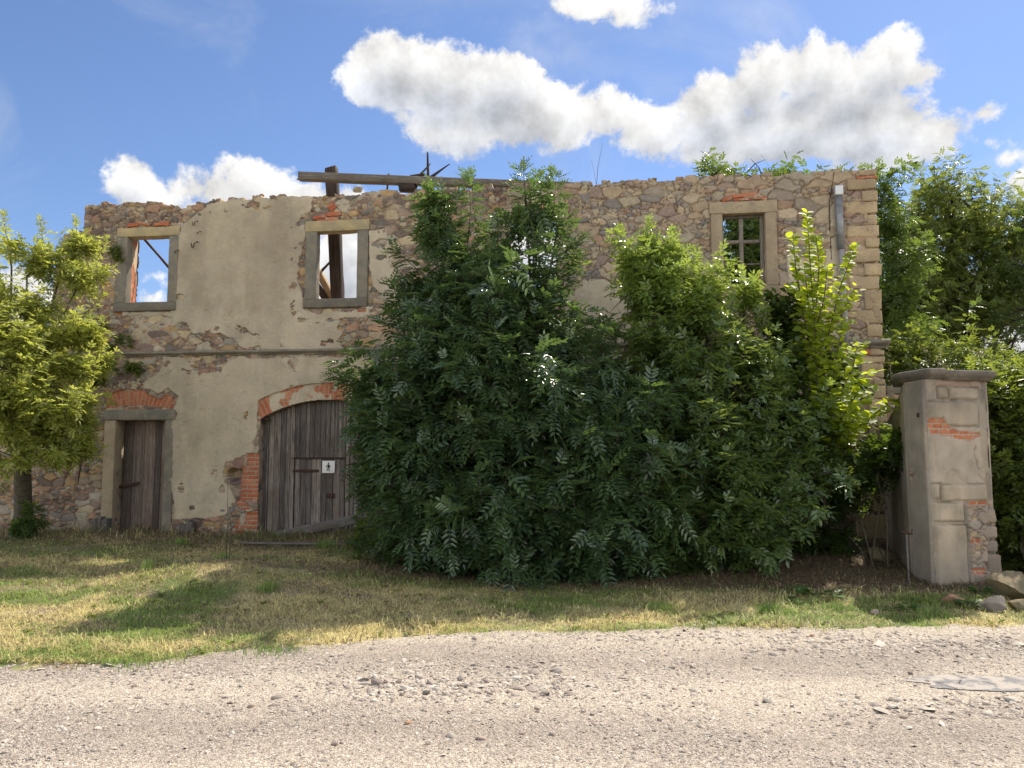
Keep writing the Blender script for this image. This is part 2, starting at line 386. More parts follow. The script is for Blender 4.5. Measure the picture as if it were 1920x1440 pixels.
def mat_gravel():
    m_, T, bs = newmat('gravel_chip'); r = geo(T, 'Random Per Island'); rp = T.new('ShaderNodeValToRGB'); T.link(r, rp.inputs[0])
    e = rp.color_ramp.elements; e[0].position = 0; e[0].color = (.20, .165, .14, 1); e[1].position = 1; e[1].color = (.56, .50, .43, 1)
    for p, c in ((.18, (.31, .255, .22)), (.5, (.42, .37, .31)), (.8, (.48, .43, .36))):
        x = e.new(p); x.color = (*c, 1)
    n = T.noise(objco(T), 90, 4, .7); c = T.mix(1.0, rp.outputs[0], T.mix(n, (.8, .8, .8), (1.2, 1.2, 1.2)), 'MULTIPLY')
    T.link(c, bs.inputs['Base Color']); bump(T, bs, n, .4, .003); return m_
M['gravel'] = mat_gravel()
m_, T, bs = newmat('old_asphalt'); co = objco(T); n = T.noise(co, 60, 6, .7); v = T.vor(co, 4.5, 'DISTANCE_TO_EDGE')
c = T.mix(n, (.17, .165, .165), (.27, .26, .25)); c = T.mix(T.ss(v, 0, .03), (.04, .038, .036), c)
c = T.mix(T.ss(T.noise(co, 9, 6, .65), .42, .56), c, (.42, .37, .32)); T.link(c, bs.inputs['Base Color']); bump(T, bs, n, .6, .006)
M['asphalt'] = m_

# ------------------------------------------------------------------ ground
edge_px = [(-700,1285),(-300,1275),(0,1262),(150,1258),(300,1241),(450,1222),(600,1213),(700,1199),(850,1190),(1000,1184),(1200,1181),(1500,1178),(1700,1176),(1920,1170),(2400,1160)]
EP = np.array([G(*p)[:2] for p in edge_px])
def edge_y(x):
    return np.interp(x, EP[:, 0], EP[:, 1])+.30*(fbm(x*1.3+40, x*0+2, 3, 4)-.5)+.16*(fbm(x*7, x*0+5, 4, 3)-.5)
MOUND = G(430, 1098); 
def gz(x, y):
    x = np.asarray(x, float); y = np.asarray(y, float)
    z = .13*sst(7.2, 12.5, y)
    z = z+.20*np.exp(-(((x-MOUND.x)/1.25)**2+((y-MOUND.y)/.85)**2))+.10*np.exp(-(((x-MOUND.x-1.6)/1.0)**2+((y-MOUND.y+.2)/.7)**2))
    z = z+.10*np.exp(-(((x+6.8)/1.6)**2+((y-12.2)/1.0)**2))+.08*np.exp(-(((x-4.2)/.9)**2+((y-10.3)/.7)**2))
    g = sst(-.05, .4, y-edge_y(x))
    z = z+g*(.05*(fbm(x*1.1, y*1.1, 11, 4)-.4)+.022*(fbm(x*6, y*6, 5, 3)-.5))+.02*(fbm(x*.5, y*.5, 21, 3)-.5)
    far = sst(16, 40, np.hypot(x, y)); return z*(1-far)
def ax(lo, hi, st, out, k=24):
    c = np.arange(lo, hi+st*.5, st); e = out*np.linspace(0, 1, k+1)[1:]**3
    return np.concatenate([(lo-e)[::-1], c, hi+e])
gx = ax(-9, 9, .04, 900); gy = ax(5.2, 14.2, .04, 900)
XX, YY = np.meshgrid(gx, gy, indexing='ij')
er = edge_y(XX); g = sst(-.1, .25, YY-er)
ZZ = gz(XX, YY)-.03*(1-sst(-.35, -.05, YY-er))
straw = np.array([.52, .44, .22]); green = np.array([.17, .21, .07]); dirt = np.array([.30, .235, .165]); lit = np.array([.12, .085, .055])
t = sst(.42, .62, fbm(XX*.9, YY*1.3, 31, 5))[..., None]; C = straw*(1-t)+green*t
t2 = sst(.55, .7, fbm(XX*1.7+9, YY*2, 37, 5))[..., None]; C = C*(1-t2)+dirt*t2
litter_shade = sst(.0, .7, YY-8.8+.05*XX)*sst(.2, 1.2, XX+2.4); litter_shade = litter_shade[..., None]; C = C*(1-litter_shade*.92)+lit*litter_shade*.92  # litter brown, darkened further to paint shade under the thicket
back = sst(11.0, 12.8, YY)[..., None]; C = C*(1-back*.7)+lit*1.15*back*.7  # same dark brown blended in toward the wall, painted shade over litter
ni, nj = XX.shape; idx = np.arange(ni*nj).reshape(ni, nj)
Q = np.stack([idx[:-1, :-1], idx[1:, :-1], idx[1:, 1:], idx[:-1, 1:]], -1).reshape(-1, 4)
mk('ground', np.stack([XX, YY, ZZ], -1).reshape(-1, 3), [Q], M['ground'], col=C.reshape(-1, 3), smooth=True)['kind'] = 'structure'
# road sheet
rx = ax(-9, 9, .05, 60, 10); s = np.linspace(0, 1, 150)
RX, S = np.meshgrid(rx, s, indexing='ij'); ery = edge_y(RX)+.10*(fbm(RX*6, RX*0, 8, 3)-.5); RY = -14*(1-S)**1.6*1.0+ery*(1-(1-S)**1.6)
RZ = .008+.02*(fbm(RX*.5, RY*.5, 21, 3)-.5)+.012*(fbm(RX*2.2, RY*2.2, 23, 3)-.5)-.035*sst(.985, 1, S)
ni, nj = RX.shape; idx = np.arange(ni*nj).reshape(ni, nj)
Q = np.stack([idx[:-1, :-1], idx[1:, :-1], idx[1:, 1:], idx[:-1, 1:]], -1).reshape(-1, 4)
mk('road', np.stack([RX, RY, RZ], -1).reshape(-1, 3), [Q], M['road'], smooth=True)['kind'] = 'structure'
def rz_(x, y): return .008+.02*(fbm(x*.5, y*.5, 21, 3)-.5)+.012*(fbm(x*2.2, y*2.2, 23, 3)-.5)

rng = np.random.default_rng(5)
def rotm(n, flat=.25):
    """random rotation matrices, mostly about z"""
    a = rng.uniform(0, 2*np.pi, n); b = rng.normal(0, flat, n); c = rng.normal(0, flat, n)
    ca, sa, cb, sb, cc_, sc_ = np.cos(a), np.sin(a), np.cos(b), np.sin(b), np.cos(c), np.sin(c)
    Rz = np.zeros((n, 3, 3)); Rz[:, 0, 0] = ca; Rz[:, 0, 1] = -sa; Rz[:, 1, 0] = sa; Rz[:, 1, 1] = ca; Rz[:, 2, 2] = 1
    Rx = np.zeros((n, 3, 3)); Rx[:, 0, 0] = 1; Rx[:, 1, 1] = cb; Rx[:, 1, 2] = -sb; Rx[:, 2, 1] = sb; Rx[:, 2, 2] = cb
    Ry = np.zeros((n, 3, 3)); Ry[:, 1, 1] = 1; Ry[:, 0, 0] = cc_; Ry[:, 0, 2] = sc_; Ry[:, 2, 0] = -sc_; Ry[:, 2, 2] = cc_
    return Rz @ Rx @ Ry
def chips(x, y, z, size, name, mat):
    n = len(x)
    base = np.array([[1, 1, -.6], [-1, 1, -.6], [-1, -1, -.6], [1, -1, -.6], [.75, .6, .6], [-.6, .75, .6], [-.75, -.6, .6], [.6, -.75, .6]], float)*.5
    V = base[None]+rng.normal(0, .13, (n, 8, 3)); V *= np.stack([rng.uniform(.8, 1.5, n), rng.uniform(.6, 1, n), rng.uniform(.3, .6, n)], -1)[:, None]
    V = np.einsum('nij,nkj->nki', rotm(n), V)*size[:, None, None]
    V += np.stack([x, y, z+size*.12], -1)[:, None]
    f = np.array([[4, 5, 6, 7], [0, 4, 7, 3], [1, 5, 4, 0], [2, 6, 5, 1], [3, 7, 6, 2]])
    F = (np.arange(n)[:, None, None]*8+f[None]).reshape(-1, 4)
    return mk(name, V.reshape(-1, 3), [F], mat)
nG = 110000
yy = 3.2+6.0*rng.uniform(0, 1, nG)**1.5; xx = rng.uniform(-1, 1, nG)*(yy*.74+.5)
keep = (yy < edge_y(xx)+rng.normal(0, .16, nG)); dens = fbm(xx*1.0, yy*1.6, 91, 4); rutc = np.abs(np.sin(2*(yy-.07*xx+.22*np.sin(.8*xx)+.17))); keep &= rng.uniform(0, 1, nG) < (.25+1.5*sst(.38, .66, dens))*(1.15-.85*sst(.55, .98, rutc))
xx, yy = xx[keep], yy[keep]; sz = np.exp(rng.normal(math.log(.0095), .42, len(xx)))
# thicker scatter of coarse stones
def patch(px, py, sx_, sy_, n, mu):
    c = G(px, py); a = rng.normal(c.x, sx_, n); b = rng.normal(c.y, sy_, n); return a, b, np.exp(rng.normal(math.log(mu), .45, n))
for p in ((850, 1290, .55, .16, 360, .023), (930, 1300, .9, .25, 800, .016), (1780, 1215, .9, .2, 1500, .017), (1750, 1330, .6, .15, 260, .02), (300, 1262, 1.6, .2, 700, .013), (620, 1250, 1.5, .12, 260, .018), (1300, 1195, 1.6, .12, 500, .018)):
    a, b, c = patch(*p); xx = np.concatenate([xx, a]); yy = np.concatenate([yy, b]); sz = np.concatenate([sz, c])
tag(chips(xx, yy, rz_(xx, yy), np.clip(sz, .006, .09), 'gravel', M['gravel']), 'loose pale crushed stone chips scattered over the dusty road', 'gravel', kind='stuff')

# asphalt patch
pc = G(1870, 1284); mb = MB(); ring = []
for k in range(40):
    a = 2*math.pi*k/40; r = 1+.14*math.sin(3*a+1)+.07*math.sin(7*a); x = pc.x+.62*r*math.cos(a); y = pc.y+.17*r*math.sin(a); ring.append((x, y, float(rz_(np.array(x), np.array(y)))+.006))
mb.add([(pc.x, pc.y, float(rz_(np.array(pc.x), np.array(pc.y)))+.012)]+ring, [[0, 1+k, 1+(k+1) % 40] for k in range(40)])
o = mb.build('asphalt_patch', M['asphalt']); o['kind'] = 'structure'

# ------------------------------------------------------------------ grass
def blades(x, y, h, wd, lean, col, zoff=0):
    n = len(x); z = gz(x, y)+zoff; a = rng.uniform(0, 2*np.pi, n); d = np.stack([np.cos(a), np.sin(a), np.zeros(n)], -1)
    sd = np.stack([-np.sin(a+rng.normal(0, .5, n)), np.cos(a), np.zeros(n)], -1)*wd[:, None]*.5
    b = np.stack([x, y, z], -1); up = np.array([0, 0, 1.])
    mid = b+up*(h*.6)[:, None]+d*(lean*h*.35)[:, None]; tip = b+up*(h*np.clip(1-.35*lean, .15, 1))[:, None]+d*(lean*h)[:, None]
    V = np.stack([b-sd, b+sd, mid+sd*.8, mid-sd*.8, tip], 1).reshape(-1, 3); i = np.arange(n)*5
    return V, np.stack([i, i+1, i+2, i+3], -1), np.stack([i+3, i+2, i+4], -1), np.repeat(col, 5, 0)
def gcol(x, y, bias=0):
    n = len(x); f = .6*fbm(x*.9, y*1.3, 31, 5)+.4*fbm(x*4, y*5, 32, 3)+bias+rng.normal(0, .05, n); t = sst(.44, .6, f)[:, None]
    s_ = np.array([.80, .70, .34])*rng.uniform(.55, 1.15, (n, 1)); g_ = np.array([.31, .42, .10])*rng.uniform(.6, 1.3, (n, 1))
    lf = .16+.5*sst(11.0, 12.8, y)+.75*sst(8.7, 9.4, y+.05*x)*sst(-2.6, -1.4, x); br = rng.uniform(0, 1, (n, 1)) < lf[:, None]; c = s_*(1-t)+g_*t; return np.where(br, np.array([.20, .145, .095]), c)  # brown blades: dead litter plus painted shade under bushes and by the wall
nb = 400000
yy = 6.0+8.4*rng.uniform(0, 1, nb)**1.25; xx = rng.uniform(-1, 1, nb)*(yy*.70+.4)
k = (yy > edge_y(xx)+rng.normal(.02, .10, nb))
dn = .35+.75*sst(.3, .6, fbm(xx*2.1, yy*2.6, 77, 4)); 
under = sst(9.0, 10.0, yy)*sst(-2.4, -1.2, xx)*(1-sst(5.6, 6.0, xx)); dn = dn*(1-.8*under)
k &= rng.uniform(0, 1, nb) < dn; xx, yy = xx[k], yy[k]; n = len(xx)
tall = sst(.5, .7, fbm(xx*1.4+3, yy*1.4, 51, 4)); h = np.exp(rng.normal(math.log(.028), .42, n))*(1+.8*tall)*(1+1.8*sst(12.2, 12.9, yy)*(fbm(xx*3, yy*3, 52, 3) > .45)); 
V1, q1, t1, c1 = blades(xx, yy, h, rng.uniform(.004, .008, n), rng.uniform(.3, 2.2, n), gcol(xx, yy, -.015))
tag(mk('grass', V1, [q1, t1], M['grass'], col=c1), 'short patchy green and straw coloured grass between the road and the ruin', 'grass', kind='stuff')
# lying straw / litter
nb = 60000; yy = rng.uniform(7.2, 13.6, nb); xx = rng.uniform(-1, 1, nb)*(yy*.70); 
dn = .15+.9*np.exp(-(((xx-MOUND.x-.5)/2.0)**2+((yy-MOUND.y)/.9)**2))+.8*np.exp(-(((xx-4.2)/1.3)**2+((yy-9.6)/.9)**2))+.6*sst(11.2, 12.5, yy)*(xx < -2)+.35*sst(8.8, 9.6, yy)
k = (rng.uniform(0, 1, nb) < dn) & (yy > edge_y(xx)+.3); xx, yy = xx[k], yy[k]; n = len(xx)
hh = rng.uniform(.05, .16, n); cl = np.array([.33, .25, .165])*rng.uniform(.35, 1.2, (n, 1))
V1, q1, t1, c1 = blades(xx, yy, hh*.35, rng.uniform(.004, .008, n), rng.uniform(2.2, 4.5, n), cl, .012)
tag(mk('dry_litter', V1, [q1, t1], M['grass'], col=c1), 'dry mown straw and dead stalks lying on the shaded ground', 'dead grass', kind='stuff')
def tuft(px, py, n, rad, hmin, hmax, col, name, label, cat, zg=.08, lean=.6, group=None, wd=.006, gg=None):
    c = gg if gg is not None else G(px, py, zg); x = rng.normal(0, rad*.38, n)+c.x; y = rng.normal(0, rad*.3, n)+c.y
    V, q, t_, cc_ = blades(x, y, rng.uniform(hmin, hmax, n), rng.uniform(wd*.7, wd*1.3, n), rng.uniform(.1, lean, n), np.array(col)*rng.uniform(.6, 1.3, (n, 1)))
    z0 = float(gz(np.array(c.x), np.array(c.y))); V = V-np.array([c.x, c.y, z0])
    o = mk(name, V, [q, t_], M['grass'], col=cc_, loc=(c.x, c.y, z0)); tag(o, label, cat, group); return o

# ------------------------------------------------------------------ facade frame
TH = R(7.2); DC = 13.3
bld = empty('ruined_building', (0, DC, 0), -TH, 'roofless two storey rubble stone ruin with flaking plaster and empty windows', 'ruined building')
dU = Vector((math.cos(TH), -math.sin(TH), 0)); dV = Vector((math.sin(TH), math.cos(TH), 0))
def F(px, py, yl=0.0):
    d = rdir(px, py); o = Vector((0, 0, CH)); p0 = Vector((0, DC, 0))+dV*yl
    t = (p0-o).dot(dV)/d.dot(dV); p = o+d*t; q = p-Vector((0, DC, 0)); return q.dot(dU), p.z
def L2W(u, y, z): return Vector((0, DC, 0))+dU*u+dV*y+Vector((0, 0, z))
def FP(pts, yl=0): return [F(px, py, yl) for px, py in pts]
top_px = [(60,640),(95,640),(97,560),(99,505),(112,480),(119,458),(123,436),(158,432),(159,405),(163,388),(200,381),(260,379),(300,382),(340,389),(372,386),(400,378),(480,371),(600,368),(700,363),(780,360),(870,353),(950,350),(1060,348),(1150,343),(1260,335),(1340,331),(1450,328),(1560,326),(1570,322),(1640,321)]
tp = [F(*p) for p in top_px]; TOPZ = np.interp
tu = np.array([p[0] for p in tp]); tz = np.array([p[1] for p in tp])
for i in range(1, len(tu)): tu[i] = max(tu[i], tu[i-1]+.02)
tu = np.concatenate([[tu[0]-1.2], tu]); tz = np.concatenate([[2.6], tz])
uR = F(1640, 400)[0]; uL = F(-60, 900)[0]
st_ = .0128
def topz(u):
    z = np.interp(u, tu, tz); c = .16; i = np.floor(u/c+.3*vn(u*3, u*0, 4)); j = h2(i, i*0, 3)
    z = z+(j-.5)*.11*(u < uR-.5)+.03*(fbm(u*14, u*0, 6, 3)-.5); return np.minimum(z, tz.max()+.03)
W1 = dict(o=(F(244, 446), F(316.5, 567)), out=(F(226, 430), F(333, 583)))
W2 = dict(o=(F(597, 436), F(670, 560)), out=(F(577, 417), F(690, 576)))
W3 = dict(o=(F(958, 415), F(1043, 540)), out=(F(936, 395), F(1064, 558)))
W4 = dict(o=(F(1353, 403), F(1437, 536)), out=(F(1331, 382), F(1459, 555)))
def rect(o): (a, b), (c, d) = o; return min(a, c), max(a, c), min(b, d), max(b, d)
wins = [rect(w_['o']) for w_ in (W1, W2, W3, W4)]
outs = [rect(w_['out']) for w_ in (W1, W2, W3, W4)]
du0, dz1 = F(221, 789); du1, dz0 = F(305, 1002); DOOR = (du0, du1, -.2, dz1)
gu0 = F(486, 900)[0]; gu1 = 2*F(617, 749)[0]-gu0; gza = F(617, 749)[1]; gzs = F(487, 785)[1]
gc = (gu0+gu1)/2; gw = (gu1-gu0)/2; gh = gza-gzs; GR = (gw*gw+gh*gh)/(2*gh); gcz = gza-GR
GBOT = -.25
def in_gate(u, z, e=0): return (np.abs(u-gc) < gw+e) & (z < gzs+.0) | ((np.abs(u-gc) < gw+e) & (np.hypot(u-gc, z-gcz) < GR+e))
# masonry patterns -------------------------------------------------
def vorn(x, y, seed):
    ix = np.floor(x); iy = np.floor(y); F1 = np.full(x.shape, 9.); F2 = np.full(x.shape, 9.); ID = np.zeros(x.shape); SX = np.zeros(x.shape); SY = np.zeros(x.shape)
    for dx in (-2, -1, 0, 1, 2):
        for dy in (-2, -1, 0, 1, 2):
            cx = ix+dx; cy = iy+dy; px_ = cx+.5+.8*(h2(cx, cy, seed)-.5); py_ = cy+.5+.8*(h2(cx, cy, seed+1)-.5); wt = .65+.8*h2(cx, cy, seed+2)
            ex, ey = (x-px_), (y-py_); th_ = h2(cx, cy, seed+6)*1.2-.6; qx = ex*np.cos(th_)+ey*np.sin(th_); qy = ey*np.cos(th_)-ex*np.sin(th_); d = (np.abs(qx)**3.2+np.abs(qy)**3.2)**(1/3.2)/wt
            c = d < F1; F2 = np.where(c, F1, np.minimum(F2, d)); ID = np.where(c, h2(cx, cy, seed+3), ID); SX = np.where(c, ex, SX); SY = np.where(c, ey, SY); F1 = np.where(c, d, F1)
    return F1, F2, ID, SX, SY
PAL_L = np.array([[.235,.165,.13],[.32,.245,.165],[.30,.19,.12],[.215,.19,.165],[.36,.24,.115],[.15,.105,.09],[.33,.29,.22],[.38,.30,.20],[.25,.145,.11],[.36,.31,.24],[.26,.19,.14],[.42,.33,.21],[.22,.155,.125],[.34,.20,.13],[.13,.115,.10]])*1.12
PAL_R = np.array([[.34,.26,.175],[.30,.22,.155],[.37,.285,.19],[.265,.215,.17],[.33,.245,.16],[.25,.18,.145],[.38,.30,.21],[.31,.25,.19],[.19,.165,.15],[.29,.19,.13],[.36,.29,.2],[.28,.235,.18]])*1.2
def pick(P, r): return P[np.clip((r*len(P)).astype(int), 0, len(P)-1)]
def rubble(U, Z_, seed=0, big=1.0, right=None):
    wx = .35*(fbm(U*3.1, Z_*3.1, seed+60, 3)-.5); wy = .35*(fbm(U*3.1+7, Z_*3.1, seed+61, 3)-.5)
    F1, F2, I1, sx1, sy1 = vorn(U/(.25*big)+wx*1.5, Z_/(.135*big)+wy*1.5, seed)
    G1, G2, I2, sx2, sy2 = vorn(U/(.11*big)+wx*3, Z_/(.062*big)+wy*3, seed+10)
    small = (np.modf(I1*7.31)[0] < .55)
    e1 = (F2-F1); e2 = (G2-G1)
    e = np.where(small, np.minimum(e2*.8, e1*1.2+.02), e1); I = np.where(small, I2, I1)
    tx = np.where(small, sx2, sx1); ty = np.where(small, sy2, sy1)
    r2 = np.modf(I*13.7)[0]; r3 = np.modf(I*29.3)[0]; r4 = np.modf(I*53.9)[0]
    s = sst(.015, .075, e+.07*(fbm(U*26, Z_*26, seed+4, 3)-.5))
    hh_ = s*(.036+.030*r2)+s*(.035*(r3-.5)*tx+.035*(r4-.5)*ty)+.012*(fbm(U*20, Z_*20, seed+6, 3)-.5)
    cl_ = pick(PAL_L, r3)
    if right is not None: cl_ = np.where(right[..., None] > .5, pick(PAL_R, r3), cl_)
    cl_ = cl_*.88+np.array([.345, .285, .205])*.12
    cl_ = cl_*(.8+.4*fbm(U*16, Z_*24, seed+8, 4))[..., None]*(.86+.28*r4)[..., None]
    return hh_, cl_, s
def bricks(U, Z_, bw=.26, bh=.078, seed=0):
    row = np.floor(Z_/bh); x = U/bw+.5*(row % 2)+.2*h2(row, row*0, seed); cxi = np.floor(x); fx = x-cxi; fy = Z_/bh-row
    e = np.minimum(np.minimum(fx, 1-fx)*bw, np.minimum(fy, 1-fy)*bh); s = sst(.003, .012, e+.006*(fbm(U*40, Z_*40, seed, 2)-.5)); r = h2(cxi, row, seed+4)
    c = np.array([.38, .115, .055])*(1-r[..., None])+np.array([.46, .19, .10])*r[..., None]
    c = c*(.75+.5*fbm(U*20, Z_*20, seed+3, 4))[..., None]
    mort = np.array([.40, .345, .27]); c = c*s[..., None]+mort*(1-s[..., None]); return s*.02*(.6+.6*r), c, s
PLC = np.array([.48, .405, .295])
def plcol(U, Z_, seed=0):
    ck = np.exp(-((fbm(U*1.3+4, Z_*1.1, seed+171, 5)-.5)/.0035)**2)*sst(.5, .62, fbm(U*.8, Z_*.8, seed+172, 3)); sk = sst(.50, .72, fbm(U*2.6+.5*fbm(Z_*1.3, U*2, 7, 2), Z_*.45, seed+173, 5)); gr = fbm(U*33, Z_*33, seed+174, 2)
    n0 = fbm(U*.9, Z_*.9, seed+70, 5); n1_ = fbm(U*5, Z_*5, seed+71, 4); st2 = fbm(U*3.5, Z_*.35, seed+72, 4)
    c = PLC*((.74+.30*n0+.14*n1_+.04*st2+.14*(gr-.5))*(1-.12*sk)*(1-.22*ck))[..., None]; c = c*(1+np.array([.0, -.015, -.05])*(n1_[..., None]-.5)*2); return c
MORT = np.array([.43, .355, .26])
def comp_mortar(h_, c_, s_, U, Z_, level, seed):
    lv = level-.003+.028*(fbm(U*4.2, Z_*4.2, seed+80, 4)-.5)+.006*(fbm(U*25, Z_*25, seed+81, 2)-.5)
    k_ = sst(-.004, .005, lv-h_); hm = np.maximum(lv, 0)+.003*(fbm(U*30, Z_*30, seed+82, 3)-.5)
    cm = MORT*(.72+.5*fbm(U*6, Z_*6, seed+83, 4))[..., None]
    return np.where(lv > h_, hm, h_), c_*(1-k_[..., None])+cm*k_[..., None]

nu = int((uR-uL)/st_)+1; zmax = tz.max()+.1; nz_ = int((zmax+.3)/st_)+1
us = uL+np.arange(nu+1)*st_; us[-1] = uR; zs = -.3+np.arange(nz_+1)*st_
U, Zg = np.meshgrid(us, zs, indexing='ij')
TU = topz(U); Zc = np.minimum(Zg, TU)
xpx = np.interp(U, *zip(*[(F(p, 500)[0], p) for p in (-80, 300, 700, 1100, 1500, 1700)]))
right = (fbm(U*.8, Zc*.8, 99, 3)-.5)*60+xpx > 960
big = 1.0
hS, cS, sS = rubble(U, Zc, 3, .92, right.astype(float)); hB_, cB_, sB_ = rubble(U, Zc, 41, 1.28, right.astype(float))
rb = sst(1060, 1160, xpx+80*(fbm(U*1.1, Zc*1.1, 14, 3)-.5)) > .5
hS = np.where(rb, hB_, hS); cS = np.where(rb[..., None], cB_, cS)
level = .004+.045*sst(.50, .72, fbm(U*.75, Zc*.75, 45, 4))
lev_r = -.006+.03*sst(.5, .7, fbm(U*.9, Zc*.9, 46, 4)); level = np.where(right, lev_r, level)
sm = np.exp(-(((xpx-740)/70)**2)); level = level+.014*sm
H, Cc = comp_mortar(hS, cS, sS, U, Zc, level, 5)
for (A_, B_, C_, D_) in outs+[(F(197, 850)[0], F(328, 850)[0], -.2, F(265, 768)[1])]: H = np.where((U > A_-.03) & (U < B_+.03) & (Zc > C_-.02) & (Zc < D_+.03), np.minimum(H, .03), H)
H = np.minimum(H, .085)
# plaster
pol = [
 [(331,445),(347,425),(372,402),(392,386),(420,377),(500,370),(592,368),(586,395),(575,420),(560,500),(573,580),(600,590),(700,577),(702,584),(672,600),(650,618),(636,640),(655,660),(520,660),(480,648),(455,650),(450,640),(415,628),(370,627),(345,622),(333,633),(327,660),(324,600),(331,560)],
 [(690,432),(726,430),(738,470),(740,500),(752,560),(760,620),(742,612),(728,560),(702,540),(694,500)],
 [(310,670),(352,673),(356,682),(366,695),(396,700),(416,696),(424,682),(440,674),(900,660),(900,740),(760,760),(700,745),(620,722),(540,738),(486,765),(480,849),(466,851),(450,862),(430,868),(418,885),(424,902),(440,925),(450,945),(430,950),(424,965),(330,975),(322,900),(326,770),(335,745),(318,731),(300,742),(275,728),(275,722),(295,702),(308,690)],
 [(740,668),(1570,655),(1570,1050),(740,1050)],
 [(1056,545),(1085,530),(1120,522),(1160,535),(1180,600),(1170,640),(1180,660),(1050,664)],
 [(1556,388),(1575,380),(1582,640),(1545,640),(1540,580),(1549,540),(1547,470)],
 [(1470,480),(1490,460),(1505,500),(1500,560),(1480,540)],
 [(1165,560),(1330,575),(1330,655),(1165,655)],
 [(232,585),(330,583),(328,596),(232,594)],
 [(60,862),(110,875),(112,895),(60,890)] ,
]
pm = np.full(U.shape, -9.)
for i, p in enumerate(pol):
    pp = FP(p); d = sdpoly(U, Zc, pp)
    if i == 9: d = d-.12
    pm = np.maximum(pm, d)
wob = .13*(fbm(U*3.4, Zc*3.4, 55, 4)-.5)+.05*(fbm(U*14, Zc*14, 56, 3)-.5)
spots = sst(.69, .73, fbm(U*5+3, Zc*6.5, 57, 4)+.0)*.5+.35*sst(.655, .70, fbm(U*2.1+1, Zc*3.6+5, 63, 5))
pd = pm+wob-spots*np.clip(.6-pm*.5, .3, .6)
pk = sst(-.003, .004, pd)
ph = .062+.010*(fbm(U*1.5, Zc*1.5, 58, 4)-.5)+.0035*(fbm(U*30, Zc*30, 59, 3)-.5)-.008*sst(.62, .75, fbm(U*6, Zc*6, 62, 4))
H = H*(1-pk)+np.maximum(ph, H*.0)*pk; Cc = Cc*(1-pk[..., None])+plcol(U, Zc)*pk[..., None]
edge_shade = np.exp(-((pd-.004)/.012)**2); Cc = Cc*(1-.14*edge_shade[..., None])  # darker line painted along plaster edges, imitating the shade of its thickness
plaster_mask = pd > 0
# brick areas
def brick_area(poly, seed, soft=.03, resid=.62, pat=None):
    global H, Cc, plaster_mask
    d = sdpoly(U, Zc, FP(poly))+soft*(fbm(U*9, Zc*9, seed, 3)-.5)
    k_ = sst(-.004, .004, d); hb, cb, sb = pat if pat is not None else bricks(U, Zc, .25, .08, seed)
    rs = sst(resid, resid+.04, fbm(U*6, Zc*6, seed+7, 4)); hb = hb*(1-rs)+.024*rs; cb = cb*(1-rs[..., None])+plcol(U, Zc)*rs[..., None]
    H = H*(1-k_)+(hb+.004)*k_; Cc = Cc*(1-k_[..., None])+cb*k_[..., None]; plaster_mask &= ~(d > 0); return d > 0
brick_area([(467,850),(489,850),(488,938),(452,938),(455,905),(452,880),(455,876),(466,872)], 12, .01, .9)
brick_area([(455,962),(486,955),(486,1030),(440,1030),(438,990)], 13, .05, .62)
brick_area([(443,938),(452,935),(468,945),(470,955),(450,955)], 14, .05, .8)
brick_area([(222,585),(233,585),(233,594),(222,594)], 15, .0, .9)
brick_area([(672,579),(688,579),(688,586),(672,586)], 16, .0, .9)
brick_area([(196,528),(208,528),(208,537),(196,537)], 17, .01, .9)
# breakout cavity beside the gate
hd = sdpoly(U, Zc, FP([(428,884),(436,876),(455,878),(455,898),(441,905),(430,900)]))+.05*(fbm(U*12, Zc*12, 66, 3)-.5)
H = H-.22*sst(-.01, .06, hd); 
# voussoir patterns
def polar(cu, cz, Rin, bwid, seed):
    a = np.arctan2(U-cu, Zc-cz)*Rin; r = np.hypot(U-cu, Zc-cz)-Rin; i = np.floor(a/bwid); fx = a/bwid-i
    e = np.minimum(fx, 1-fx)*bwid; two = .15*(h2(i, i*0, seed) > .5)+.10; e = np.minimum(e, np.where(h2(i, i*0, seed+5) > .5, np.abs(r-two), 9))
    s = sst(.002, .010, e+.005*(fbm(U*40, Zc*40, seed, 2)-.5)); rr = h2(i, (r > two).astype(float), seed+2)
    c = np.array([.40, .125, .06])*(1-rr[..., None])+np.array([.50, .215, .115])*rr[..., None]; c = c*(.75+.5*fbm(U*18, Zc*18, seed+3, 4))[..., None]
    return s*.02*(.5+.8*rr)+.012, c*s[..., None]+np.array([.43, .36, .27])*(1-s[..., None]), s
a1 = [(488+ (i*8), 0) for i in range(3)]
RO = GR+.30
ga = (np.hypot(U-gc, Zc-gcz) < RO+.035*(fbm(U*7, Zc*7, 88, 3)-.5)) & (Zc > gzs-.12+ (np.abs(U-gc)-gw)*.55) & (np.abs(U-gc) < gw+.03)
hb, cb, sb = polar(gc, gcz, GR, .083, 21); rs = sst(.60, .64, fbm(U*4.2, Zc*4.2, 29, 5)+.05*sst(gw*.4, gw, np.abs(U-gc)))
hb = hb*(1-rs)+.03*rs; cb = cb*(1-rs[..., None])+(PLC*1.04*(.85+.3*fbm(U*8, Zc*8, 3, 4))[..., None])*rs[..., None]
H = np.where(ga, hb, H); Cc = np.where(ga[..., None], cb, Cc); plaster_mask &= ~ga
dl = F(202, 763); dr = F(300, 763); dtp = F(250, 731); dcu = (dl[0]+dr[0])/2; Rd = 1.15; dcz = F(250, 757)[1]-Rd
dp = FP([(200,742),(216,736),(232,731),(268,731),(280,738),(297,747),(304,748),(308,742),(322,741),(330,752),(324,766),(296,763),(270,760),(240,760),(222,765),(203,765)])
da = sdpoly(U, Zc, dp)+.02*(fbm(U*16, Zc*16, 89, 3)-.5) > 0
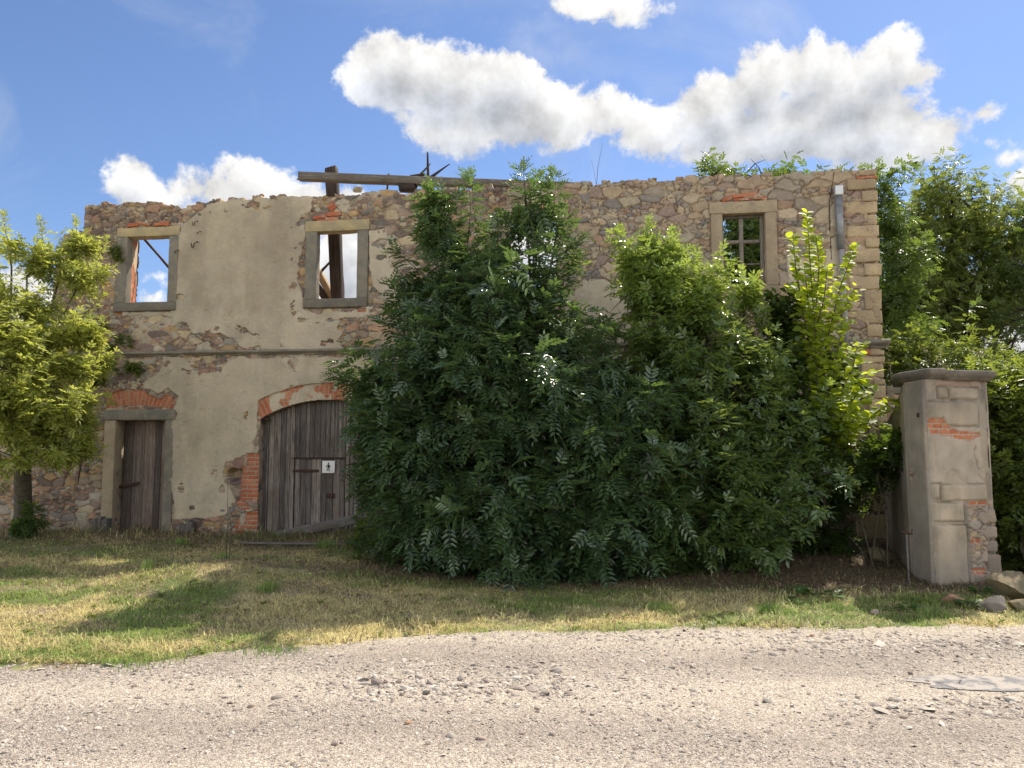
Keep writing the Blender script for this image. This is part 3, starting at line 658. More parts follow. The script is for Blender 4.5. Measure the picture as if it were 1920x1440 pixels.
hb, cb, sb = polar(dcu, dcz, Rd, .073, 31); H = np.where(da, hb, H); cb = cb*.9; Cc = np.where(da[..., None], cb, Cc); plaster_mask &= ~da
# darker, more ochre colour low on the wall, with an uneven outline
tone = (sst(.9, .1, Zc+.5*(fbm(U*1.2, Zc*1.2, 73, 4)-.5)))[..., None]*.30; Cc = Cc*(1-tone)+Cc*np.array([.86, .74, .60])*tone
tone = (sst(.56, .7, fbm(U*.7+3, Zc*.7, 74, 5)))[..., None]*.18; Cc = Cc*(1-tone*np.array([1, 1.05, 1.1]))
ul = F(240, 600)[0]; wv = (sst(ul+.6, ul-1.0, U)*sst(.35, .6, fbm(U*2, Zc*2, 75, 4)))[..., None]; Cc = Cc*(1-.14*wv)
# quads
uc = (us[:-1]+us[1:])/2; zc = (zs[:-1]+zs[1:])/2; UC, ZC = np.meshgrid(uc, zc, indexing='ij')
act = ZC-st_*.5 < topz(UC)-.002
e_ = .006
for (a, b, c, d) in wins: act &= ~((UC > a-e_) & (UC < b+e_) & (ZC > c-e_) & (ZC < d+e_))
act &= ~((UC > DOOR[0]-e_) & (UC < DOOR[1]+e_) & (ZC < DOOR[3]+e_)); act &= ~in_gate(UC, ZC, 0)
PV = np.stack([U, -H, Zc], -1).reshape(-1, 3); CV = Cc.reshape(-1, 3); idx = np.arange(U.size).reshape(U.shape)
QQ = np.stack([idx[:-1, :-1], idx[1:, :-1], idx[1:, 1:], idx[:-1, 1:]], -1)
lab = np.zeros(act.shape, int); cen = lambda m__: m__[:-1, :-1]
lab[cen(plaster_mask)] = 1; lab[cen(ga)] = 2; lab[cen(da)] = 3
def sub(name, sel, mat, label=None):
    q = QQ[sel & act]; un, inv = np.unique(q.ravel(), return_inverse=True)
    o = mk(name, PV[un], [inv.reshape(-1, 4)], mat, bld, col=CV[un], smooth=True)
    if label: o['label'] = label
    return o
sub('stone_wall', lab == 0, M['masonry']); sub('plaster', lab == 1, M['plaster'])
sub('brick_arch', lab == 2, M['masonry'], 'shallow red brick arch above the wide plank gate'); sub('brick_arch', lab == 3, M['masonry'], 'broken red brick arch above the narrow door')
# rim: boundary edges run back through the wall
WT = .52; A = np.pad(act, 1)
ed = []
i, j = np.nonzero(A[1:, 1:-1] != A[:-1, 1:-1])   # vertical edges at u index i, cell j
sgn = A[1:, 1:-1][i, j]; ed.append(np.where(sgn[:, None], np.stack([idx[i, j+1], idx[i, j]], -1), np.stack([idx[i, j], idx[i, j+1]], -1)))
i, j = np.nonzero(A[1:-1, 1:] != A[1:-1, :-1])
sgn = A[1:-1, 1:][i, j]; ed.append(np.where(sgn[:, None], np.stack([idx[i, j], idx[i+1, j]], -1), np.stack([idx[i+1, j], idx[i, j]], -1)))
E = np.concatenate(ed); un, inv = np.unique(E.ravel(), return_inverse=True); Ei = inv.reshape(-1, 2); B0 = PV[un]; nl = 14; LV = []; LC = []
for k_ in range(nl+1):
    t_ = k_/nl; yk = B0[:, 1]*(1-t_)+WT*t_; P_ = B0.copy(); P_[:, 1] = yk
    nzz = fbm(B0[:, 2]*9+yk*7, B0[:, 0]*9+yk*11, 71, 3)-.5
    if 0 < k_: P_[:, 2] += .03*nzz*(B0[:, 2] > 0); P_[:, 0] += .03*(fbm(B0[:, 2]*9+yk*11, B0[:, 0]*9+yk*5, 72, 3)-.5)
    sp__ = np.clip((yk-.10)/.42, 0, 1)
    for (a, b, c, d) in wins:
        nw_ = (B0[:, 0] > a-.1) & (B0[:, 0] < b+.1) & (B0[:, 2] > c-.1) & (B0[:, 2] < d+.1)
        P_[:, 0] += np.where(nw_ & (B0[:, 0] < a+.05), -.17*sp__, 0)+np.where(nw_ & (B0[:, 0] > b-.05), .17*sp__, 0); P_[:, 2] += np.where(nw_ & (B0[:, 2] > d-.05), .10*sp__, 0)
    c1_ = pick(PAL_L, h2(np.floor(yk/.12), np.floor((B0[:, 2]+B0[:, 0])/.07), 5)); k3 = sst(.42, .5, fbm(B0[:, 2]*5, yk*6+B0[:, 0]*5, 44, 3))[:, None]
    row = np.floor(B0[:, 2]/.08); cbk = np.array([.43, .17, .09])*(.7+.5*h2(row, np.floor(yk/.14), 8))[:, None]
    near_w = np.zeros(len(B0), bool)
    for (a, b, c, d) in wins[:1]: near_w |= (B0[:, 0] > a-.1) & (B0[:, 0] < a+.04) & (B0[:, 2] > c-.1) & (B0[:, 2] < d-.02)
    cc1 = np.where(near_w[:, None], cbk*k3+np.array([.50, .38, .25])*(1-k3), c1_*(1-k3)+MORT*k3); LV.append(P_); LC.append(cc1)
nv = len(B0); RF = np.concatenate([np.stack([Ei[:, 0]+k_*nv, Ei[:, 1]+k_*nv, Ei[:, 1]+(k_+1)*nv, Ei[:, 0]+(k_+1)*nv], -1) for k_ in range(nl)])
mk('wall_core', np.concatenate(LV), [RF], M['masonry'], bld, col=np.concatenate(LC), smooth=True)
# rear face, coarser
us2 = np.arange(uL, uR, .05); us2 = np.append(us2, uR); zs2 = np.arange(-.3, zmax, .05); U2, Z2 = np.meshgrid(us2, zs2, indexing='ij'); Z2c = np.minimum(Z2, topz(U2))
h_2, c_2, s_2 = rubble(U2, Z2c, 77, 1.2); h_2, c_2 = comp_mortar(h_2, c_2, s_2, U2, Z2c, .012, 9)
uc2 = (us2[:-1]+us2[1:])/2; zc2 = (zs2[:-1]+zs2[1:])/2; A2, B2 = np.meshgrid(uc2, zc2, indexing='ij'); ac2 = B2-.02 < topz(A2)
for (a, b, c, d) in wins: ac2 &= ~((A2 > a-.19) & (A2 < b+.19) & (B2 > c-.03) & (B2 < d+.13))
ac2 &= ~((A2 > DOOR[0]) & (A2 < DOOR[1]) & (B2 < DOOR[3])); ac2 &= ~in_gate(A2, B2, 0)
i2 = np.arange(U2.size).reshape(U2.shape); q2 = np.stack([i2[:-1, :-1], i2[:-1, 1:], i2[1:, 1:], i2[1:, :-1]], -1)[ac2]
mk('rear_face', np.stack([U2, WT+h_2-.02, Z2c], -1).reshape(-1, 3), [q2], M['masonry'], bld, col=c_2.reshape(-1, 3), smooth=True)

# window and door surrounds -------------------------------------
def block(mb, u0, u1, z0, z1, y0=-.07, y1=.10, seed=0, rough=.006, bev=.012):
    rbox(mb, ((u0+u1)/2, (y0+y1)/2, (z0+z1)/2), (u1-u0, y1-y0, z1-z0), rough, bev, seed, seg=.12)
def surround(op, ou, mats, seed, label, sill=True, tilt=0):
    a, b, c, d = op; A_, B_, C_, D_ = ou
    f = empty('window_surround', (0, 0, 0)); f.parent = bld; f['label'] = label
    mb = MB(); block(mb, A_-.02, B_+.02, d, D_, seed=seed); mb.build('lintel', mats[0], f)
    for k_, (p, q) in enumerate(((A_, a), (b, B_))):
        mb = MB(); block(mb, p, q, c+.003, d-.003, seed=seed+1+k_); mb.build('jamb', mats[1], f)
    if sill: mb = MB(); block(mb, A_-.02, B_, C_, c, y0=-.09, seed=seed+4); mb.build('sill', mats[1], f)
    return f
surround(wins[0], outs[0], (M['ochre_stone'], M['grey_stone']), 3, 'grey stone window surround with cracked ochre lintel')
surround(wins[1], outs[1], (M['ochre_stone'], M['grey_stone']), 13, 'grey stone window surround with ochre lintel left of the bush')
surround(wins[2], outs[2], (M['tan_stone'], M['tan_stone']), 23, 'tan window surround behind the bush')
s4 = surround(wins[3], outs[3], (M['tan_stone'], M['tan_stone']), 33, 'tan stone surround holding an old wooden window cross')
# door surround
ds = empty('door_surround'); ds.parent = bld
(lo0, lz0) = F(197, 788); (lo1, lz1) = F(333, 768)
mb = MB(); block(mb, lo0, lo1, lz0, lz1, -.07, .2, 51, .008); mb.build('lintel', M['grey_stone'], ds)
mb = MB(); block(mb, F(197, 850)[0], DOOR[0], .1, lz0-.003, -.06, .2, 52, .008); mb.build('jamb', M['tan_stone'], ds)
mb = MB(); block(mb, DOOR[1], F(328, 850)[0], .02, lz0-.003, -.06, .2, 53, .008); mb.build('jamb', M['grey_stone'], ds)
mb = MB(); block(mb, DOOR[0]-.25, DOOR[1]+.3, -.15, .085, -.2, .25, 54, .01); mb.build('threshold', M['cornice'], ds)
def planks(name, u0, u1, zf, ztop, y, mat, parent, wmin=.10, wmax=.16, seed=0, th=.03, gap=.006):
    rr = random.Random(seed); mb = MB(); u = u0
    while u < u1-.02:
        w_ = min(rr.uniform(wmin, wmax), u1-u); zt = ztop(u+w_/2); zb = zf(u+w_/2)
        rbox(mb, (u+w_/2, y+rr.uniform(-.006, .006), (zt+zb)/2), (w_-gap, th, zt-zb), .003, .004, seed+int(u*50), seg=.5)
        u += w_
    return mb.build(name, mat, parent)
door = empty('door'); door.parent = bld; door['label'] = 'narrow weathered brown plank door standing slightly ajar'
planks('plank_panel', DOOR[0]+.03, DOOR[1]-.005, lambda u: .09, lambda u: DOOR[3]-.005, .17, M['door_wood'], door, .13, .24, 5)
for z_ in (.55, 1.6):
    mb = MB(); rbox(mb, ((DOOR[0]+DOOR[1])/2, .205, z_), (DOOR[1]-DOOR[0]-.08, .035, .12), .002, .005); mb.build('ledge', M['door_wood'], door)
mb = MB(); p0 = F(214, 914); p1 = F(253, 906); rbox(mb, ((p0[0]+p1[0])/2, .125, (p0[1]+p1[1])/2), (p1[0]-p0[0], .02, .05), .003, .005, rot=math.atan2(p1[1]-p0[1], p1[0]-p0[0])); mb.build('iron_latch', M['rust'], door)
mb = MB(); rbox(mb, ((DOOR[0]+DOOR[1])/2, .9, 1.2), (1.6, .05, 2.6), 0, .01); mb.build('door_light_block', M['dark_void'], bld)  # added black panel, keeps the gap behind the door dark
# gate
gate = empty('gate'); gate.parent = bld; gate['label'] = 'wide arched gate of grey weathered planks with a wicket door'
def gtop(u): return float(gcz+math.sqrt(max(0, GR**2-(u-gc)**2)))-.005 if abs(u-gc) < gw else gzs
wk0, wkt = F(546, 859); wk1, wkb = F(640, 985); wkb = .2
gyy = .16
def gbot(u): return .06
planks('plank_panel', gu0+.10, wk0-.004, gbot, gtop, gyy, M['gate_wood'], gate, .07, .13, 11)
planks('plank_panel', wk0, wk1, lambda u: wkt+.012, gtop, gyy, M['gate_wood'], gate, .07, .13, 12)
planks('plank_panel', wk1+.004, gc+.35, gbot, gtop, gyy, M['gate_wood'], gate, .07, .13, 13)
planks('plank_panel', gc+.36, gu1-.06, gbot, gtop, gyy, M['gate_wood'], gate, .07, .13, 14)
planks('side_post', gu0+.005, gu0+.095, gbot, lambda u: gzs+.0, gyy+.02, M['gate_wood'], gate, .045, .06, 15, .08)
wk = empty('wicket_door'); wk.parent = gate; wk['label'] = 'small dark wicket door in the gate'
planks('plank_panel', wk0+.012, wk1-.012, lambda u: .10, lambda u: wkt-.02, gyy+.012, M['gate_wood'], wk, .08, .14, 16)
s0 = F(543, 882); s1 = F(592, 884); mb = MB(); rbox(mb, ((s0[0]+s1[0])/2, gyy-.022, (s0[1]+s1[1])/2), (s1[0]-s0[0], .016, .045), .001, .003); mb.build('strap_hinge', M['rust'], wk)
s0 = F(610, 930); mb = MB(); rbox(mb, (s0[0]+.04, gyy-.03, s0[1]), (.14, .03, .08), .002, .004); mb.build('lock_case', M['rust'], wk)
mb = MB(); rbox(mb, ((wk0+wk1)/2-.02, gyy-.026, wkt), (wk1-wk0+.04, .02, .02), .001, .003); mb.build('wicket_strip', M['rust'], gate)  # dark strip along the top of the wicket outline
p0 = F(484, 786); mb = MB(); rbox(mb, (p0[0]+.11, .05, p0[1]), (.20, .03, .045), .002, .004); tube(mb, [(p0[0]+.06, .03, p0[1]-.09), (p0[0]+.06, .03, p0[1]+.09)], .022, 8); mb.build('hinge', M['rust'], gate)
planks('gate_light_block', gu0+.02, gu1-.02, gbot, gtop, gyy+.05, M['dark_void'], gate, .2, .3, 17, .03, -.004)  # added black layer that blocks light through the plank gaps
for z_ in (.5, 1.7):
    mb = MB(); rbox(mb, (gc, gyy+.095, z_), (gw*2-.1, .05, .14), .002, .005); mb.build('ledge', M['gate_wood'], gate)
# window sash in window 4
a, b, c, d = wins[3]; sash = empty('window_cross'); sash.parent = bld; ys = .11
mb = MB()
for (x0, x1, z0, z1) in ((a, a+.035, c, d), (b-.06, b, c, d), (a+.036, b-.061, d-.05, d), (a+.036, b-.061, c, c+.05)):
    rbox(mb, ((x0+x1)/2, ys, (z0+z1)/2), (x1-x0-.002, .07, z1-z0-.002), .003, .006, seg=.3)
mb.build('frame', M['sash_wood'], sash)
mu = F(1391.5, 450)[0]; tz_ = F(1391, 451)[1]; z2_ = F(1391, 493)[1]
mb = MB(); rbox(mb, (mu, ys-.01, (c+d)/2), (.065, .06, d-c-.11), .003, .006, seg=.3); mb.build('mullion', M['sash_wood'], sash)
mb = MB()
rbox(mb, ((a+mu)/2, ys-.012, tz_), (mu-a-.07, .065, .055), .003, .006, seg=.3); rbox(mb, ((b+mu)/2-.02, ys-.012, tz_), (b-mu-.10, .065, .055), .003, .006, seg=.3); mb.build('transom', M['sash_wood'], sash)
mb = MB(); rbox(mb, ((a+mu)/2, ys, z2_), (mu-a-.07, .03, .018), 0, .003); rbox(mb, ((b+mu)/2-.02, ys, z2_), (b-mu-.10, .03, .018), 0, .003); mb.build('glazing_bar', M['sash_wood'], sash)
# cornice -------------------------------------------------------
def cornice(u0, u1, z, name, mat, scale=1.0, endret=0):
    prof = [(0, -.10), (-.03, -.10), (-.04, -.075), (-.055, -.065), (-.06, -.045), (-.10, -.03), (-.125, .0), (-.135, .03), (-.12, .06), (-.09, .085), (0, .10)]
    n_ = int((u1-u0)/.05)+2; uu = np.linspace(u0, u1, n_); V = []
    for i_, u in enumerate(uu):
        for j_, (py, pz) in enumerate(prof):
            nn = .012*(float(fbm(np.array(u*6.), np.array(j_*.6), 17, 3))-.5)
            chip = max(0, float(fbm(np.array(u*3.), np.array(1.), 19, 4))-.60)*.35
            V.append((u, (py*scale+chip*(1 if py < -.05 else 0))+nn-.03, z+pz*scale*.62+nn))
    k_ = len(prof); Fq = [[i_*k_+j_, i_*k_+j_+1, (i_+1)*k_+j_+1, (i_+1)*k_+j_] for i_ in range(n_-1) for j_ in range(k_-1)]
    mb = MB(); mb.add(V, Fq+[list(range(k_))[::-1], [(n_-1)*k_+j_ for j_ in range(k_)]]); return mb.build(name, mat, bld, smooth=False)
cz_ = F(500, 661)[1]
cornice(F(100, 661)[0], F(1585, 645)[0], cz_, 'cornice', M['cornice'], .82)
cq = cornice(F(1585, 645)[0]+.01, uR+.10, F(1630, 645)[1], 'cornice', M['cornice'], 1.25)
# quoins --------------------------------------------------------
ql = [(1607,1637,320,332,0),(1605,1636,333,339,1),(1584,1638,339.5,359,0),(1614,1638,360,380,0),(1584,1639,381,403,0),(1617,1639,404,424,0),(1587,1641,425,447,0),(1620,1642,448,467,0),(1592,1642,469,495,0),(1619,1643,496,519,0),(1590,1645,520,544,0),(1619,1647,545,582,0),(1601,1649,583,608,0),(1622,1650,609,633,0),
 (1604,1626,658,667,1),(1628,1651,658,668,0),(1597,1613,670,681,0),(1614,1652,669,681,0),(1612,1654,682,710,0),(1634,1655,711,722,0),(1600,1655,724,748,0),(1625,1657,749,775,0),(1600,1658,776,800,0),(1628,1660,801,830,0),(1605,1662,831,860,0),(1630,1664,861,890,0),(1605,1666,891,920,0),(1632,1668,921,960,0),(1605,1669,961,1010,0)]
qv = MB(); qb = MB()
for i_, (x0, x1, y0, y1, br) in enumerate(ql):
    ym = (y0+y1)/2; u0 = F(x0, ym)[0]; z1 = F(x0, y0)[1]; z0 = F(x0, y1)[1]; u1 = uR+.03+.012*math.sin(i_*3.1); k_ = qb if br else qv
    rbox(k_, ((u0+u1)/2, -.055+.26+.018*math.sin(i_*5.3), (z0+z1)/2), (u1-u0+.03*math.sin(i_*2.3), .56, z1-z0-.008), .017, .022, i_+60, seg=.1)
qv.build('corner_stones', M['quoin'], bld); qb.build('corner_bricks', M['brick'], bld)
# loose brickwork over the windows
def redb(lst, seed, y=-.05):
    mb = MB()
    for i_, (x0, y0, x1, y1, hpx) in enumerate(lst):
        a_ = F(x0, y0); b_ = F(x1, y1); Lh = hpx/105.; rbox(mb, ((a_[0]+b_[0])/2, y+.05, (a_[1]+b_[1])/2), (math.hypot(b_[0]-a_[0], b_[1]-a_[1]), .14, Lh), .006, .01, seed+i_, rot=math.atan2(b_[1]-a_[1], b_[0]-a_[0]), seg=.06)
    return mb.build('relieving_bricks', M['brick'], bld)
redb([(243,425,264,422,7), (263,421,284,423,4), (292,423,306,421,6), (304,420,320,422,9)], 4)
redb([(590,411,615,406,7), (616,404,641,402,8), (612,413,637,413,7), (597,415,611,415,4), (620,395,629,385,14)], 14)
redb([(987,391,1004,390,9), (1003,393,1021,394,10)], 24)
redb([(1353,379,1373,372,6), (1373,371,1406,367,6), (1375,377,1404,375,5), (1405,368,1424,370,12), (1423,371,1437,375,8)], 34)
# downpipe, cable, hooks
def fw(px, py, y): u, z = F(px, py, y); return (u, y, z)
dp_ = empty('downpipe'); dp_.parent = bld; dp_['label'] = 'grey downpipe beside the corner stones'
mb = MB(); tube(mb, [fw(1572, 366, -.14), fw(1577, 467, -.14)], .062, 12); mb.build('upper_pipe', M['zinc'], dp_, smooth=True)
mb = MB(); tube(mb, [fw(1577.5, 468, -.14), fw(1582, 560, -.14), fw(1588, 652, -.15)], .046, 12); mb.build('lower_pipe', M['pvc'], dp_, smooth=True)
mb = MB(); p_ = fw(1572, 358, -.15); rbox(mb, p_, (.13, .12, .17), .004, .012); mb.build('hopper', M['zinc_bright'], dp_)
for py in (372, 462, 600):
    px = 1572+(py-366)*.05; mb = MB(); p_ = np.array(fw(px, py, -.13)); tube(mb, [p_-[0, 0, .012], p_+[0, 0, .012]], .069 if py < 470 else .053, 12); rbox(mb, p_+np.array([.0, .1, 0]), (.03, .12, .02), 0, .003); mb.build('clamp', M['zinc'], dp_)
mb = MB(); tube(mb, [fw(1564, 322, -.06), fw(1560, 350, -.08), fw(1555, 378, -.07), fw(1556, 430, -.06), fw(1559, 487, -.06)], .007, 5); mb.build('cable', M['rust'], bld)
for (px, py, sz_) in ((280, 403, 1), (310, 410, 1), (369, 420, 1), (376, 438, .6), (368, 460, 1.3), (334, 473, .7)):
    h = fw(px, py, -.05); mb = MB(); s_ = sz_*.05
    tube(mb, [(h[0]+s_*.8, .0, h[2]+s_*.8), (h[0]+s_*.6, -.10, h[2]+s_*.9), (h[0]+s_*.1, -.13, h[2]+s_*.2), (h[0]-s_*.2, -.13, h[2]-s_), (h[0]-s_*.7, -.12, h[2]-s_*.9), (h[0]-s_*.9, -.12, h[2]+s_*.4)], .008*max(.8, sz_), 5); mb.build('iron_hook', M['rust'], bld)
# stub wall with coping right of the corner
u0 = uR+.03; u1 = u0+1.15; z1 = F(1660, 724)[1]
sw = empty('low_wall', L2W(u0, 0, 0), -TH, 'short low wall with flat stone coping running right from the ruin corner', 'wall')
mb = MB(); rbox(mb, (.36, .2, z1-.07), (.66, .5, .13), .01, .015, 3, seg=.1); mb.build('coping', M['cornice'], sw); mb = MB(); rbox(mb, (.93, .2, z1-.075), (.44, .5, .12), .01, .015, 5, seg=.1); mb.build('coping', M['cornice'], sw)
ug, zg_ = np.meshgrid(np.linspace(0, 1.1, 45), np.linspace(-.1, z1-.14, 100), indexing='ij'); hh_, cc_, ss_ = rubble(ug, zg_, 91, 1); hh_, cc_ = comp_mortar(hh_, cc_, ss_, ug, zg_, .014, 4)
ii = np.arange(ug.size).reshape(ug.shape); qq = np.stack([ii[:-1, :-1], ii[1:, :-1], ii[1:, 1:], ii[:-1, 1:]], -1).reshape(-1, 4)
mk('wall_face', np.stack([ug, .0-hh_, zg_], -1).reshape(-1, 3), [qq], M['masonry'], sw, col=cc_.reshape(-1, 3), smooth=True)
mb = MB(); rbox(mb, (.55, .22, z1/2-.1), (1.1, .40, z1-.1), .01, .01, seg=.2); mb.build('wall_core', M['block'], sw)

# gable fragment seen through window 4
gf = empty('gable_fragment', L2W(F(1440, 500, 2.6)[0], 2.6, 0), -TH, 'plastered gable stump with brick edge seen through the window with the wooden cross', 'wall')
zt = F(1440, 497, 2.6)[1]
Vg = []; 
prof = [(-1.1, 0), (1.2, 0), (1.2, zt+.35), (.12, zt+.3), (-.0, zt), (-1.1, zt-1.5)]
for y_ in (0, .35): Vg += [(x_, y_, z_) for x_, z_ in prof]
mb = MB(); k_ = len(prof); mb.add(Vg, [list(range(k_)), [k_+i for i in range(k_)][::-1]]+[[i, (i+1) % k_, k_+(i+1) % k_, k_+i][::-1] for i in range(k_)]); mb.build('plastered_wall', M['tan_stone'], gf)
mb = MB()
for i_ in range(16):
    t_ = i_/15; rbox(mb, (-1.1+1.1*t_, .17, zt-1.5+1.5*t_+.05), (.15, .40, .09), .006, .008, i_, rot=.93)
mb.build('brick_edge', M['brick'], gf)

# ------------------------------------------------------------------ loose timbers and stones on the ruin
def beam(name, p0, p1, wd, ht, mat, label, cat='beam', seed=0, rough=.008, taper=1.0, group=None, roll=0.0):
    p0 = Vector(p0); p1 = Vector(p1); L = (p1-p0).length; x = (p1-p0).normalized(); z = Vector((0, 0, 1)); 
    if abs(x.z) > .95: z = dV.copy()
    y = z.cross(x).normalized(); z = x.cross(y)
    n_ = max(3, int(L/.12)); V = []; Fq = []; b_ = .16
    cs = [(-1+b_, -1), (1-b_, -1), (1, -1+b_), (1, 1-b_), (1-b_, 1), (-1+b_, 1), (-1, 1-b_), (-1, -1+b_)]
    rr = random.Random(seed)
    for i_ in range(n_+1):
        t_ = i_/n_; k_ = 1+(taper-1)*t_
        for j_, (a_, c_) in enumerate(cs):
            e1 = rough*(float(fbm(np.array(t_*L*3.), np.array(j_*1.3+seed), 3, 3))-.5)*2; ex = (rr.uniform(-.03, .03) if i_ in (0, n_) else 0)
            V.append((t_*L+ex, a_*wd/2*k_+e1, c_*ht/2*k_+e1))
    for i_ in range(n_):
        for j_ in range(8): Fq.append([i_*8+j_, i_*8+(j_+1) % 8, (i_+1)*8+(j_+1) % 8, (i_+1)*8+j_][::-1])
    mb = MB(); mb.add(V, Fq+[list(range(8)), [n_*8+j_ for j_ in range(8)][::-1]]); o = mb.build(name, mat)
    mt = Matrix((x, y, z)).transposed().to_4x4(); mt.translation = p0; o.matrix_world = mt; return tag(o, label, cat, group)
def LW(px, py, yl): u, z = F(px, py, yl); return L2W(u, yl, z)
beam('roof_beam', LW(561, 331, .30), LW(885, 344, .30), .17, .15, M['beam_grey'], 'long grey squared beam lying level along the wall top, its end sticking out left', seed=1)
beam('roof_beam', LW(868, 342, .46), LW(1075, 350, .46), .15, .13, M['beam_grey'], 'grey beam on the wall top running right behind the tall bush', seed=2)
beam('post', LW(640, 700, .95), LW(622, 316, .95), .22, .19, M['beam_dark'], 'tall dark post standing behind the wall and seen through the middle left window', 'post', seed=3)
beam('broken_lath', LW(803, 336, .35), LW(802, 286, .35), .045, .05, M['beam_dark'], 'dark splintered lath standing upright on the roof beam', 'lath', seed=4, taper=.5)
beam('broken_lath', LW(806, 334, .33), LW(842, 308, .33), .05, .05, M['beam_dark'], 'splintered lath leaning to the right on the roof beam', 'lath', seed=5, taper=.3)
beam('broken_lath', LW(770, 331, .36), LW(796, 327, .36), .05, .045, M['beam_dark'], 'short dark lath lying beside the upright splinter', 'lath', seed=6)
beam('broken_lath', LW(786, 330, .38), LW(806, 308, .38), .04, .04, M['beam_dark'], 'short splintered lath leaning behind the upright splinter', 'lath', seed=16, taper=.4)
beam('support_block', LW(751, 353, .3), LW(781, 353, .3), .2, .12, M['beam_dark'], 'dark timber block wedged under the long roof beam', 'timber block', seed=7)
beam('iron_rod', LW(724, 372, .4), LW(729, 326, .4), .025, .03, M['rust'], 'thin dark rod sticking up behind the long roof beam', 'rod', seed=8)
beam('rafter', LW(593, 503, 1.4), LW(632, 573, 1.4), .2, .12, M['beam_light'], 'pale fallen rafter seen through the window left of the bush', 'rafter', seed=9)
beam('rafter', LW(590, 528, 1.3), LW(619, 575, 1.3), .1, .12, M['beam_dark'], 'dark fallen rafter under the pale one behind the window', 'rafter', seed=10)
beam('broken_lath', LW(590, 522, 1.5), LW(622, 488, 1.5), .05, .055, M['beam_dark'], 'splintered stick pointing up behind the window left of the bush', 'lath', seed=11, taper=.6)
beam('iron_bar', LW(255, 430, .8), LW(330, 517, .8), .05, .04, M['rust'], 'thin dark bar crossing the far left window diagonally', 'bar', seed=12)
def rock(name, c, size, mat, label, cat='stone', seed=0, group=None, sub_=3, flat=.7, rz=0.0):
    bm = bmesh.new(); bmesh.ops.create_icosphere(bm, subdivisions=sub_, radius=1); P = np.array([v.co[:] for v in bm.verts]); bm.verts.index_update()
    rr = np.random.default_rng(seed)
    for _ in range(10):  # cut facets
        nrm = rr.normal(0, 1, 3); nrm /= np.linalg.norm(nrm); d0 = rr.uniform(.38, .72); dd = P@nrm-d0; P -= np.clip(dd, 0, None)[:, None]*nrm
    P *= (1+.05*(fbm(P[:, 0]*14+seed, P[:, 1]*14+P[:, 2]*11, seed, 3)-.5))[:, None]
    P *= (1+.16*(fbm(P[:, 0]*3+seed, P[:, 1]*3+P[:, 2]*2, seed, 4)-.5))[:, None]
    P *= np.array(size)/2; mb = MB(); mb.add(P, [[v.index for v in f.verts] for f in bm.faces]); bm.free()
    o = mb.build(name, mat, loc=c); o.rotation_euler = (0, 0, rz); return tag(o, label, cat, group)
def onroof(px, py, s, mat, label, seed, yl=.22):
    c = LW(px, py, yl); return rock('loose_stone', c, s, mat, label, seed=seed)
onroof(673, 355, (.24, .2, .19), M['tan_stone'], 'pale angular stone standing on the wall top under the long roof beam', 2)
onroof(488, 367, (.15, .15, .09), M['rock_red'], 'small reddish stone on the wall top between the two left windows', 4)
onroof(373, 383, (.15, .15, .10), M['cap'], 'small dark stone on the wall top above the plaster edge', 5)
onroof(1562, 321, (.2, .2, .12), M['cap'], 'dark stone on the wall top above the downpipe', 6)
onroof(790, 357, (.22, .2, .10), M['tan_stone'], 'flat stone on the wall top right of the timber block', 7)

# ------------------------------------------------------------------ sign
sp0 = F(604, 864, .1); sp1 = F(627, 887, .1); sc_ = ((sp0[0]+sp1[0])/2, (sp0[1]+sp1[1])/2); sw_ = sp1[0]-sp0[0]; sh_ = sp0[1]-sp1[1]
sg = empty('pedestrian_sign', L2W(sc_[0], .112, sc_[1]), -TH, 'small square white sign with black walking figure on the gate', 'sign')
mb = MB(); rbox(mb, (0, 0, 0), (sw_, .004, sh_), 0, .001); mb.build('panel', M['sign_white'], sg)
def fig():
    s_ = sh_/1.0; V = []; Fc = []
    def poly(pts):
        n0 = len(V); k_ = len(pts); pts = [((x_-.5)*s_, (z_-.5)*s_) for x_, z_ in pts]
        for x_, z_ in pts: V.append((x_, -.0045, z_))
        for x_, z_ in pts: V.append((x_, -.0022, z_))
        Fc.append([n0+i for i in range(k_)]); Fc.append([n0+k_+i for i in range(k_)][::-1])
        for i in range(k_): Fc.append([n0+i, n0+k_+i, n0+k_+(i+1) % k_, n0+(i+1) % k_])
    poly([(.50+.062*math.cos(a_*math.pi/6), .80+.07*math.sin(a_*math.pi/6)) for a_ in range(12)])
    poly([(.44,.70),(.42,.44),(.57,.44),(.60,.66),(.55,.71)])          # torso
    poly([(.44,.695),(.33,.60),(.30,.45),(.345,.44),(.38,.57),(.435,.63)])   # back arm
    poly([(.59,.66),(.67,.57),(.69,.45),(.65,.44),(.62,.54),(.575,.60)])   # front arm
    poly([(.425,.435),(.40,.32),(.33,.17),(.40,.15),(.47,.31),(.50,.435)])
    poly([(.505,.435),(.53,.30),(.53,.15),(.62,.15),(.60,.19),(.60,.33),(.57,.435)])
    mb = MB(); mb.add(V, Fc); return mb.build('walking_figure', M['sign_black'], sg)
fig()
for i_, (a_, b_) in enumerate(((-1, 1), (1, 1), (-1, -1), (1, -1))):
    mb = MB(); tube(mb, [(a_*sw_*.44, -.001, b_*sh_*.44), (a_*sw_*.44, -.005, b_*sh_*.44)], .004, 6); mb.build('screw', M['rust'], sg)

